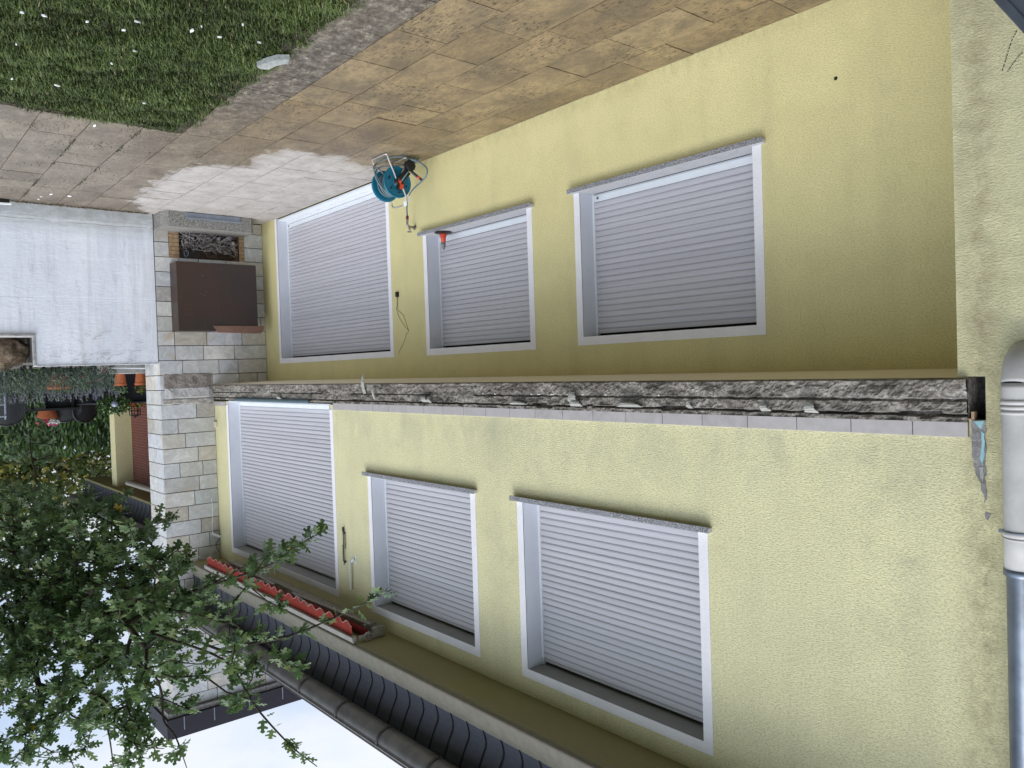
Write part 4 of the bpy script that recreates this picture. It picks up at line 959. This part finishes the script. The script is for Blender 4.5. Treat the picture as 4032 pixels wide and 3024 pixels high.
def pot(x, y, z, r, h, plant, label, sc=1.0):
    t_ = thing('terracotta_pot', label, 'flower pot', (x,y,z), 'terracotta pots on the neighbour terrace')
    mb = MB(); mb.lathe([(0,0),(r*.78,0),(r*.98,h*.80),(r*1.0,h*.80),(r*1.06,h*.82),(r*1.06,h),(r*.96,h),(r*.94,h*.86),(0,h*.86)], (x,y,z), 'Z', 24); mb.build('pot', M_terra, t_)
    mb = MB(); leaf_cloud(mb, (x,y,z+h+plant*.35), (r*1.0,r*1.2,plant*.6), int(90*sc), .045, (0,1), .8)
    mb.build('plant', M_hedge if sc == 1 else M_leafb, t_)
    return t_
pot(13.46,-1.655,2.337,.088,.185,.12,'terracotta pot nearest the chimney with a small yellowish plant',.9)
pot(13.46,-1.955,2.337,.088,.185,.12,'terracotta pot with a bushy green plant, second from the chimney')
pot(13.7,-2.75,2.30,.16,.24,.05,'broad terracotta pot half hidden behind the lavender')
mb = MB(); mb.box(14.7,15.2,-2.0,-1.02,2.14,2.80); mb.box(14.66,15.24,-2.04,-.98,2.80,2.835)
tag(bevel(mb.build('storage_chest', M_navy), .01), 'dark storage chest on the terrace behind the pots', 'storage chest')
# bush with a grey ball ornament
t_ = thing('potted_shrub', 'round green shrub with a grey glass ball behind the terracotta pots', 'shrub', (14.5,-1.75,2.84))
mb = MB(); leaf_cloud(mb, (14.45,-1.82,2.83), (.22,.27,.17), 900, .05, (0,1), .4); mb.build('foliage', M_hedge, t_)
mb = MB(); mb.lathe([(.0,-.055),(.04,-.04),(.055,0),(.04,.04),(0,.055)], (14.25,-1.86,2.82), 'Z', 16); mb.build('glass_ball', plain('grey_glass', (.20,.24,.30), .2, .5), t_, smooth=True)
# red pot + lantern
t_ = thing('lantern', 'small black wire lantern standing on a red pot before the brown shutter', 'lantern', (15.0,-1.36,2.90))
mb = MB()
for a_, b_ in ((-.07,-.07),(.07,-.07),(.07,.07),(-.07,.07)): mb.box(15+a_-.006,15+a_+.006,-1.365+b_-.006,-1.365+b_+.006,2.895,3.06)
for z_ in (2.895,2.975,3.05):
    for s_ in (-.07,.07): mb.box(14.93,15.07,-1.365+s_-.005,-1.365+s_+.005,z_,z_+.01); mb.box(15+s_-.005,15+s_+.005,-1.435,-1.295,z_,z_+.01)
for s_ in (-.025,.025): mb.box(14.926,14.932,-1.365+s_-.004,-1.365+s_+.004,2.9,3.06)
mb.lathe([(.075,3.06),(.05,3.075),(.02,3.08),(.02,3.10),(0,3.10)], (15,-1.365,0), 'Z', 10); mb.build('frame', M_black, t_)
t_ = thing('small_red_pot', 'little red pot with yellow green sprigs on the dark chest under the lantern', 'flower pot', (15,-1.37,2.837))
mb = MB(); mb.lathe([(0,0),(.07,0),(.085,.055),(0,.055)], (15.,-1.37,2.837), 'Z', 18); mb.build('pot', plain('red_glaze', (.42,.06,.03), .5), t_)
mb = MB(); leaf_cloud(mb, (14.95,-1.30,2.87), (.08,.14,.05), 60, .05, (.4,1), .3); mb.build('plant', M_leafb, t_)
# mesh garden chairs
def chair():
    t_ = thing('garden_chair', 'chair', 'chair', (0,0,0), 'black mesh garden chairs')
    mb = MB(); P = []
    def bk(u, v): return (-.22-.10*v+.02*math.cos(u*3), u*.26, .42+.55*v)
    nU, nV = 10, 10; b = 0
    for j in range(nV+1):
        for i in range(nU+1):
            u = -1+2*i/nU; v = j/nV; hw = 1 if v < .65 else math.sqrt(max(0,1-((v-.65)/.36)**2))
            mb.v.append(bk(u*max(hw,.05), v))
    for j in range(nV):
        for i in range(nU): k = j*(nU+1)+i; mb.f.append((k,k+1,k+nU+2,k+nU+1)); mb.t.append(.5)
    bo = mb.build('backrest', M_mesh, t_); m_ = bo.modifiers.new('t','SOLIDIFY'); m_.thickness = .006
    mb = MB(); mb.box(-.22,.24,-.25,.25,.415,.43); mb.build('seat', M_mesh, t_)
    mb = MB(); P = [(-.20,-.27,0),(-.21,-.27,.42)]+[bk(-1.03,v) for v in (.2,.4,.6)]+[bk(-.92,.8),bk(-.6,.96),bk(0,1.03),bk(.6,.96),bk(.92,.8)]+[bk(1.03,v) for v in (.6,.4,.2)]+[(-.21,.27,.42),(-.20,.27,0)]
    mb.tube(spline(P,3), .013, 7); bf = mb.build('frame', M_black, t_, smooth=True)
    for s_ in (-1,1):
        mb = MB(); mb.tube(spline([(.24,s_*.27,0),(.24,s_*.27,.42),(.22,s_*.28,.62),(.0,s_*.285,.65),(-.25,s_*.27,.66)],4), .012, 7); mb.build('armrest', M_black, t_, smooth=True)
    return t_
c0 = chair(); c0.location = (15.25,-2.42,2.14); c0.rotation_euler = (0,0,math.pi+.2); c0['label'] = 'black mesh garden chair in the middle, left of the one by the yellow wall'
dup(c0, (15.35,-1.86,2.17), math.pi-.55, 'black mesh garden chair next to the edge of the yellow wall')
dup(c0, (15.2,-3.25,2.14), math.pi+.1, 'black mesh garden chair at the frame edge behind the lavender')
t_ = thing('garden_table', 'dark garden table standing between the mesh chairs', 'table', (15.9,-2.6,2.14))
mb = MB(); mb.box(15.35,16.5,-2.95,-2.15,2.875,2.91); mb.build('tabletop', M_black, t_)
for x in (15.45,16.4):
    for y in (-2.85,-2.25): mb = MB(); mb.box(x-.02,x+.02,y-.02,y+.02,2.14,2.875); mb.build('leg', M_black, t_)
t_ = thing('flower_bowl', 'terracotta bowl of pink and white flowers on the garden table', 'flower bowl', (15.5,-2.6,2.912))
mb = MB(); mb.lathe([(0,0),(.13,0),(.165,.11),(.17,.135),(.155,.135),(0,.12)], (15.55,-2.62,2.912), 'Z', 24); mb.build('bowl', M_terra, t_)
mb = MB(); leaf_cloud(mb, (15.52,-2.54,3.10), (.10,.10,.05), 260, .035, (0,1), .8); mb.build('white_flowers', plain('white_petal', (.55,.62,.58), .7), t_)
mb = MB(); leaf_cloud(mb, (15.50,-2.70,3.09), (.10,.10,.06), 200, .04, (0,1), .5); leaf_cloud(mb, (15.5,-2.56,3.15), (.08,.1,.025), 60, .035, (0,1), .5); mb.build('pink_flowers', plain('pink_petal', (.50,.05,.17), .7, .3, 0, .6, 40), t_)
t_ = thing('white_garden_chair', 'white metal garden chair at the frame edge behind the wall', 'chair', (14.3,-3.2,2.14))
mb = MB()
for s_ in (-.24,.24): mb.tube([(14.3,-3.62+s_,2.14),(14.4,-3.62+s_,2.98)], .014, 8); mb.tube([(14.75,-3.62+s_,2.14),(14.7,-3.62+s_,2.6)], .014, 8)
for z_ in (2.75,2.93): mb.tube([(14.37,-3.87,z_),(14.37,-3.37,z_)], .010, 8)
mb.box(14.3,14.75,-3.87,-3.37,2.57,2.59); mb.build('frame', M_steel, t_)
# lavender along the wall
mb = MB()
for k in range(21):
    y = -3.75+k*.075+random.uniform(-.03,.03)
    leaf_cloud(mb, (12.98+random.uniform(-.12,.12), y, 2.35+random.uniform(-.04,.06)), (.20,.16,.17), 190, .055, (0,.92), 1.2, wid=.18)
for k in range(230):
    y = random.uniform(-3.8,-2.15); x = 12.95+random.uniform(-.2,.25); h = random.uniform(.22,.42); dy = random.uniform(-.12,.12); dx2 = random.uniform(-.15,.08)
    b_ = Vector((x,y,2.38)); e = b_+Vector((dx2,dy,h*.8)); mb.tube([b_,(b_+e)/2+Vector((0,0,.02)),e], .0018, 3, .5, False)
    for q in range(8): leaf_cloud(mb, e-(e-b_).normalized()*q*.009, (.004,.004,.006), 2, .016, (.9,1), .8)
ob = mb.build('lavender', M_lav); tag(ob, 'grey green lavender with spent flower spikes spilling over the white wall', 'lavender'); ob['kind'] = 'stuff'
mb = MB(); 
for (y,z_) in ((-2.33,2.275),(-2.52,2.44),(-2.38,2.43),(-2.62,2.36)): leaf_cloud(mb, (12.80,y,z_), (.012,.016,.012), 12, .02, (0,1), .2)
ob = mb.build('red_flowers', plain('red_petal', (.35,.02,.035), .6)); tag(ob, 'few small red blossoms among the lavender', 'flowers'); ob['kind'] = 'stuff'
# drain & leaf litter at left frame edge
mb = MB(); mb.obox((12.30,-3.66,.03),(Vector((0,1,0)),Vector((1,0,0)),Vector((0,0,1))),.16,.04,.025); tag(mb.build('drain_grate', M_black), 'black drain box at the foot of the white wall', 'drain')
mb = MB(); mb.obox((12.27,-3.60,.066),(Vector((0,1,-.03)).normalized(),Vector((1,0,0)),Vector((0,.03,1)).normalized()),.12,.02,.010); tag(mb.build('white_strip', M_chip), 'thin white strip of wood lying on the black drain box', 'offcut')
mb = MB()
for _ in range(900):
    y = random.uniform(-3.7,-1.75); x = 12.40-abs(random.gauss(0,.07)); p = Vector((x,y,.008)); s_ = random.uniform(.006,.02); a_ = random.uniform(0,6.3); v = Vector((math.cos(a_),math.sin(a_),random.uniform(-.3,.3))); q = Vector((-v.y,v.x,0))
    mb.face([p-v*s_, p+q*s_*.5, p+v*s_, p-q*s_*.5], random.random())
for _ in range(260):
    p = Vector((random.uniform(8.3,12.3), random.uniform(-3.7,-.3), .004)); s_ = random.uniform(.004,.012); a_ = random.uniform(0,6.3); v = Vector((math.cos(a_),math.sin(a_),0.2)); q = Vector((-v.y,v.x,0))
    mb.face([p-v*s_, p+q*s_*.5, p+v*s_, p-q*s_*.5], random.random())
ob = mb.build('leaf_litter', plain('dead_leaf', (.06,.045,.025), .9, .1, 0, .7, 40)); ob['kind'] = 'stuff'; tag(ob, 'dark leaf litter along the foot of the white wall', 'litter')
# moss tufts in the joints
mb = MB()
for _ in range(2200):
    if random.random() < .6: y = random.choice([-2.945,-3.385,-3.81])+random.gauss(0,.008); x = random.uniform(8.2,12)
    else: x = 8.2+random.random()**2*3.5; y = random.uniform(-4,-2.6); 
    if noise.noise(Vector((x*2.5,y*2.5,8))) < .12: continue
    p = Vector((x,y,0)); h = random.uniform(.008,.022); a_ = random.uniform(0,6.3); v = Vector((math.cos(a_),math.sin(a_),0))*.004
    mb.face([p-v,p+v,p+Vector((random.uniform(-.01,.01),random.uniform(-.01,.01),h))], random.random()*.6)
ob = mb.build('moss_tufts', M_grass); ob['kind'] = 'stuff'; tag(ob, 'moss and weeds in the paving joints', 'moss')

# neighbour's house
nh = thing('neighbour_house', 'yellow neighbouring house with a brown roller shutter beyond the chimney', 'house', (16,0,2.1))
XN = 17.19
mb = MB(); mb.face([(X2,O,0),(XN,O,0),(XN,O,4.6),(X2,O,4.6)]); mb.build('wall', M_ywall, nh)
mb = MB(); mb.box(XN,17.56,-1.185,8,2.0,4.62); mb.build('wing_wall', M_ywall, nh)
P = .0535; prof = []; zz = 2.5
while zz < 4.45:
    for f_, d_ in ((0,.003),(.1,-.002),(.5,-.009),(.9,-.002),(.92,.003)): prof.append((O-.02+d_, zz+P*f_))
    zz += P
mb = MB(); mb.extrude_x(prof, 13.6, 17.13); sh = mb.build('roller_shutter', M_brown, nh)
mb = MB()
zz = 2.5
while zz < 4.45: mb.box(13.6,17.13,O-.030,O-.022,zz-.004,zz+.003); zz += P
mb.build('slat_edge', plain('slat_edge', (.30,.16,.13), .6), sh)
mb = MB(); mb.box(13.2,17.18,-.95,O,4.46,4.55); mb.tube([(13.4,-1.27,4.33),(16.05,-1.27,4.36)], .045, 12); mb.build('awning_case', M_cream2, nh)
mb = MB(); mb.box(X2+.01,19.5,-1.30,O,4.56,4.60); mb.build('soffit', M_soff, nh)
mb = MB(); xx = X2+.02
while xx < 19.3:
    mb.v += [(xx,y_+.004,z_-.85) for y_,z_ in PS]+[(xx+.225,y_-.004,z_-.85) for y_,z_ in PS]; b = len(mb.v)-2*len(PS)
    for i in range(len(PS)-1): mb.f.append((b+i,b+i+len(PS),b+i+1+len(PS),b+i+1)); mb.t.append(.5)
    xx += .2325
sf = mb.build('slate_fascia', M_slate, nh)
slatelines(19.3, X2+.1, -.85, sf)
mb = MB(); mb.extrude_x([(y_,z_-.84) for y_,z_ in [(gc[0]+gr*math.cos(t_), gc[1]+gr*math.sin(t_)) for t_ in [math.pi+math.pi*q/12 for q in range(13)]]], X2+.01, 19.5); mb.build('gutter', M_gutter, nh, smooth=True)
mb = MB(); mb.extrude_x([(-1.62,5.08),(-1.38,5.18),(3.6,8.1),(3.6,7.9),(-1.38,5.10)], X2+.01, 19.5, close=True, caps=True); mb.build('roof', M_roof, nh)

# ================================================================ HEDGE AND TREES BEHIND
t_ = thing('tall_hedge', 'tall dark green drooping hedge behind the terrace', 'hedge', (19.2,-2.5,2.1))
mb = MB()
for _ in range(15000):
    y = random.uniform(-8,.2); z_ = random.uniform(2.1,4.0+.12*noise.noise(Vector((y*2,0,0)))); x = 18.9+.22*noise.noise(Vector((y*2.2,z_*1.2,0)))+random.uniform(-.06,.14)
    s_ = random.uniform(.07,.17); u = Vector((random.uniform(-.5,.0),random.uniform(-.35,.35),-1)).normalized(); q = Vector((random.uniform(-.6,.6),1,0)).normalized()*.02
    p = Vector((x,y,z_)); mb.face([p-q, p+u*s_*.6-q*.7, p+u*s_, p+u*s_*.6+q*.7, p+q], random.random())
mb.build('foliage', M_hedge, t_)
mb = MB(); mb.box(19.15,19.6,-8,.2,2.1,3.8); mb.build('hedge_core', M_dark, t_)  # solid dark box filling the hedge behind its leaves
def bgtree(x, y, zb, zt, rad, n_, mat, label, size, tone=(0,1), seed=0):
    t_ = thing('garden_tree', label, 'tree', (x,y,2.1), 'trees behind the hedge')
    r_ = random.Random(seed)
    mb = MB(); mb.tube([(x,y,2.0),(x+.05,y+.1,(zb+zt)/2-1),(x,y,zt-.8)], [.14,.10,.03], 8); ends = []
    for k in range(26):
        z0 = zb+(zt-zb)*r_.random()*.7-.3; an = r_.uniform(0,6.3); l_ = rad*r_.uniform(.5,1.0); e = Vector((x+l_*math.cos(an), y+l_*math.sin(an), z0+l_*r_.uniform(.2,.8))); b_ = Vector((x,y,max(2.1,z0-.4)))
        mb.tube([b_, (b_+e)/2+Vector((0,0,.1)), e], [.045,.03,.01], 5); ends.append(e); ends.append((b_+e)/2)
    mb.build('trunk', M_bark, t_)
    mb = MB(); per_ = n_//len(ends)
    for e in ends: 
        rr = rad*r_.uniform(.22,.42); leaf_cloud(mb, e+Vector((r_.uniform(-.2,.2),r_.uniform(-.2,.2),r_.uniform(-.1,.3))), (rr,rr,rr*.8), per_, size, tone, -.2, wid=.6)
    mb.build('crown', mat, t_)
bgtree(23.5,-2.2,3.4,6.6,2.3,5200,M_leafb,'yellow green leafy tree rising behind the dark hedge',.16,(0,1),1)
bgtree(22.5,.6,3.2,6.0,1.9,4200,M_leafb,'dull green tree behind the hedge beside the yellow house',.14,(0,.75),2)
bgtree(25.5,-5.2,3.4,7.6,2.8,4500,M_leafb,'autumn yellow tree farthest from the house behind the hedge',.18,(.2,1),3)
bgtree(26.5,-.6,4.2,8.4,2.2,1500,M_leafb,'tall thin airy tree farthest back behind the hedge',.15,(.1,.95),4)

# ================================================================ HAWTHORN in front
hw = thing('hawthorn_tree', 'hawthorn tree with small lobed leaves reaching in front of the chimney and eaves', 'tree', (6.0,-5.3,0))
skel = []   # nodes: pos, parent
def addpath(pts, parent, n=4):
    sp_ = spline(pts, n) if len(pts) > 2 else [Vector(p) for p in pts]
    ids = []
    for i, p in enumerate(sp_):
        if i == 0 and parent is not None: ids.append(parent); continue
        skel.append([Vector(p), ids[-1] if ids else parent]); ids.append(len(skel)-1)
    return ids
def near(p): return min(range(len(skel)), key=lambda i: (skel[i][0]-p).length_squared)
tr_ids = addpath([(6.0,-5.3,-.05),(5.98,-5.27,1.2),(5.92,-5.18,2.4),(5.8,-5.05,3.2),(5.75,-5.0,4.2),(5.6,-5.0,5.2)], None, 4)
def limb(pts): return addpath([tuple(skel[near(Vector(pts[0]))][0])]+list(pts), near(Vector(pts[0])), 4)
limb([(5.55,-4.9,3.72),(5.08,-4.65,3.72),(4.88,-4.58,3.76),(4.48,-4.40,3.65),(4.14,-4.30,3.54),(3.81,-4.22,3.44)])
limb([(5.43,-4.62,3.57),(5.06,-4.47,3.58),(4.62,-4.25,3.44),(4.23,-4.09,3.33)])
limb([(4.88,-4.58,3.76),(4.72,-4.54,3.98),(4.60,-4.56,4.14),(4.70,-4.68,4.34)])
limb([(4.19,-4.38,3.81),(4.07,-4.39,3.91),(3.94,-4.39,4.03),(3.93,-4.38,4.17)])
limb([(3.78,-4.34,3.64),(3.60,-4.29,3.67),(3.57,-4.26,3.76),(3.52,-4.27,3.86),(3.43,-4.25,3.91),(3.40,-4.22,4.04)])
limb([(6.43,-4.40,3.86),(6.40,-4.34,3.70),(6.36,-4.30,3.38),(6.34,-4.26,3.11),(6.35,-4.28,2.90),(6.36,-4.28,2.67)])
# long shoots reaching across the wall
shoots = [[(3.81,-4.22,3.44),(3.62,-4.02,3.36),(3.40,-3.86,3.27),(3.22,-3.84,3.19),(3.05,-3.86,3.12),(2.955,-3.79,3.06)],
          [(3.70,-4.20,3.52),(3.35,-4.06,3.58),(3.19,-4.02,3.52),(3.03,-3.90,3.47),(2.88,-3.72,3.38),(2.77,-3.59,3.30)],
          [(3.39,-4.33,3.45),(3.20,-4.12,3.56),(3.13,-4.03,3.75),(3.03,-3.93,3.91),(2.96,-3.85,4.00)],
          [(3.62,-4.02,3.36),(3.45,-3.95,3.27),(3.28,-3.86,3.19),(3.12,-3.80,3.15)]]
sprays = []
blobs = [(4.75,-4.35,3.45,1.3),(5.2,-4.42,3.3,.9),(4.35,-4.33,3.62,1.2),(5.38,-4.53,3.51,1.1),(4.9,-4.44,3.65,1.4),(4.66,-4.29,3.29,.7),(4.19,-4.2,3.4,1.1),(4.03,-4.33,3.58,1.2),(4.52,-4.46,3.82,1.2),(4.66,-4.63,3.97,.9),(3.6,-4.28,3.58,.6),(4.37,-4.44,4.01,.7),(3.31,-4.24,3.43,.5),(3.73,-4.29,3.79,.55),(4.51,-4.61,4.13,.5),(4.07,-4.39,4.08,.4),(3.57,-4.26,3.91,.25),(3.43,-4.25,3.97,.15),(6.08,-4.42,3.24,.7),(5.65,-4.22,3.25,.5),(5.03,-4.1,3.2,.25),(4.49,-4.09,3.09,.2),(4.26,-4.13,3.23,.4),(3.05,-4.12,3.41,.35),(4.56,-4.5,3.67,1.4),(4.38,-4.28,3.48,1.0),(3.78,-4.18,3.44,.8),(4.91,-4.61,3.68,1.3),(3.30,-4.22,3.70,.15),
         (6.36,-4.28,2.85,.5),(6.34,-4.27,3.3,.5),(5.6,-5.3,4.6,1.2),(6.4,-5.6,4.2,1.4),(5.2,-5.4,4.2,1.2),(6.6,-5.2,3.6,1.2),(5.0,-5.6,4.8,1.0),(6.2,-5.9,5.0,1.0)]
M_ = []
for (x, y, z_, dn) in blobs:
    for k in range(int(25*dn*(2.0 if dn >= .9 else 1.15))):
        r = .26 if dn > .55 else .17
        M_.append(Vector((x+random.gauss(0,r*.62), y+random.gauss(0,r*.50), z_+random.gauss(0,r*.55))))
root = skel[0][0]
M_.sort(key=lambda p: (p-Vector((5.7,-5.0,3.6))).length)
twigs = []
for p in M_:
    k = near(p); b_ = skel[k][0]; d_ = p-b_
    if d_.length < .05: continue
    mid = b_+d_*.5+Vector((random.uniform(-.02,.02),random.uniform(-.02,.02),random.uniform(-.0,.05)))*min(1,d_.length*3)
    skel.append([mid,k]); skel.append([p,len(skel)-1]); twigs.append((b_,mid,p))
for s_ in shoots:
    ids = addpath([tuple(skel[near(Vector(s_[0]))][0])]+s_, near(Vector(s_[0])), 5)
    for i in range(2, len(ids)-1): twigs.append((skel[ids[i-1]][0], skel[ids[i]][0], skel[ids[i+1]][0], 1))
cnt = [0]*len(skel)
for i in range(len(skel)-1, 0, -1):
    cnt[i] += 1
    if skel[i][1] is not None: cnt[skel[i][1]] += cnt[i]
cnt[0] = cnt[1]
mb = MB()
for i in range(1, len(skel)):
    p = skel[i][1]
    if p is None: continue
    ra = min(.085, .0011*cnt[i]**.52+.0006); rb = min(.085, .0011*cnt[p]**.52+.0006)
    if i < len(tr_ids): ra, rb = max(ra,.10), max(rb,.10)
    mb.tube([skel[p][0],skel[i][0]], [min(rb,ra*1.5),ra], 5 if ra < .01 else 8, .5, False)
mb.build('trunk', M_bark, hw, smooth=True)
# lobed leaf: outline in (u along, v across)
OUT = [(.0,.0),(.14,.05),(.20,.27),(.36,.36),(.34,.14),(.50,.13),(.60,.40),(.74,.36),(.70,.11),(.82,.12),(.90,.20),(1.0,.06),(1.02,0)]
def leaf(mb, p, u, nrm, s, tone):
    v = nrm.cross(u).normalized(); nrm = u.cross(v).normalized(); cup = random.uniform(.05,.3)
    mid = [(q[0],0) for q in OUT]
    def pt(a_, b_): return p+u*(a_*s)+v*(b_*s)+nrm*(abs(b_)*cup*s-.12*s*a_*a_)
    for sg in (1,-1):
        st = [(0,0),(.20,.27),(.36,.36),(.34,.14)]
        mb.face([pt(0,0),pt(.14,.05*sg),pt(.20,.27*sg),pt(.36,.36*sg),pt(.36,.14*sg),pt(.36,0)][::sg], tone)
        mb.face([pt(.36,0),pt(.36,.14*sg),pt(.50,.13*sg),pt(.60,.40*sg),pt(.74,.36*sg),pt(.70,.12*sg),pt(.70,0)][::sg], tone)
        mb.face([pt(.70,0),pt(.70,.12*sg),pt(.82,.12*sg),pt(.90,.20*sg),pt(1.0,.06*sg),pt(1.02,0)][::sg], tone)
mb = MB(); nl = 0
for tw in twigs:
    b_, m_, e = tw[:3]; shoot = len(tw) > 3; d_ = (e-b_); l_ = max(d_.length, .05); n_ = (0 if random.random() < .25 else 4) if shoot else max(13, min(28, int(l_*120)))
    for k in range(n_):
        f_ = (random.random() if shoot else .25+.75*random.random()**.7)
        p = b_.lerp(m_, f_*2) if f_ < .5 else m_.lerp(e, f_*2-1)
        u = (d_.normalized()*.5+Vector((random.gauss(0,.7),random.gauss(0,.7),random.gauss(-.1,.6)))).normalized()
        nr = Vector((random.gauss(0,.5),random.gauss(-.1,.5),1)).normalized()
        if abs(nr.dot(u)) > .9: nr = u.orthogonal()
        s_ = random.uniform(.026,.052)*(1.15 if shoot else 1.2)
        t = random.betavariate(2,2)*.93
        if random.random() < .0012: t = 1.0
        leaf(mb, p+u*.008, u, nr, s_, t); nl += 1
print('leaves', nl)
mb.build('crown', M_leaf, hw)

# dark sloping cover at the foot of the pilaster
mb = MB(); sv = Vector((-.132,0,.21)).normalized(); nv_ = Vector((.21,0,.132)).normalized()
sv = Vector((-.118,0,.189)).normalized(); nv_ = Vector((.189,0,.118)).normalized(); c_ = Vector((1.321,0,.872)); mb.obox(c_+sv*.1-nv_*.02+Vector((0,O-.217,0)), (sv,Vector((0,1,0)),nv_), .62,.216,.02)
ck = MB()
t_ = thing('cellar_cover', 'dark blue grey sloping metal cover against the foot of the pilaster', 'cover', (1.2,-1.3,.3))
bevel(mb.build('lid', plain('dark_painted_metal', (.05,.06,.075), .5), t_), .006)
mb = MB(); W_ = [(1.565,0),(1.565,.44),(.935,1.445),(.90,1.40),(.90,0)]
y0_, y1_ = O-.425, O-.006
mb.face([(x,y0_,z_) for x,z_ in W_]); mb.face([(x,y1_,z_) for x,z_ in W_][::-1])
for k in range(5):
    (xa,za),(xb,zb) = W_[k],W_[(k+1)%5]; mb.face([(xa,y0_,za),(xa,y1_,za),(xb,y1_,zb),(xb,y0_,zb)])
mb.build('base', bpy.data.materials['dark_painted_metal'], t_)
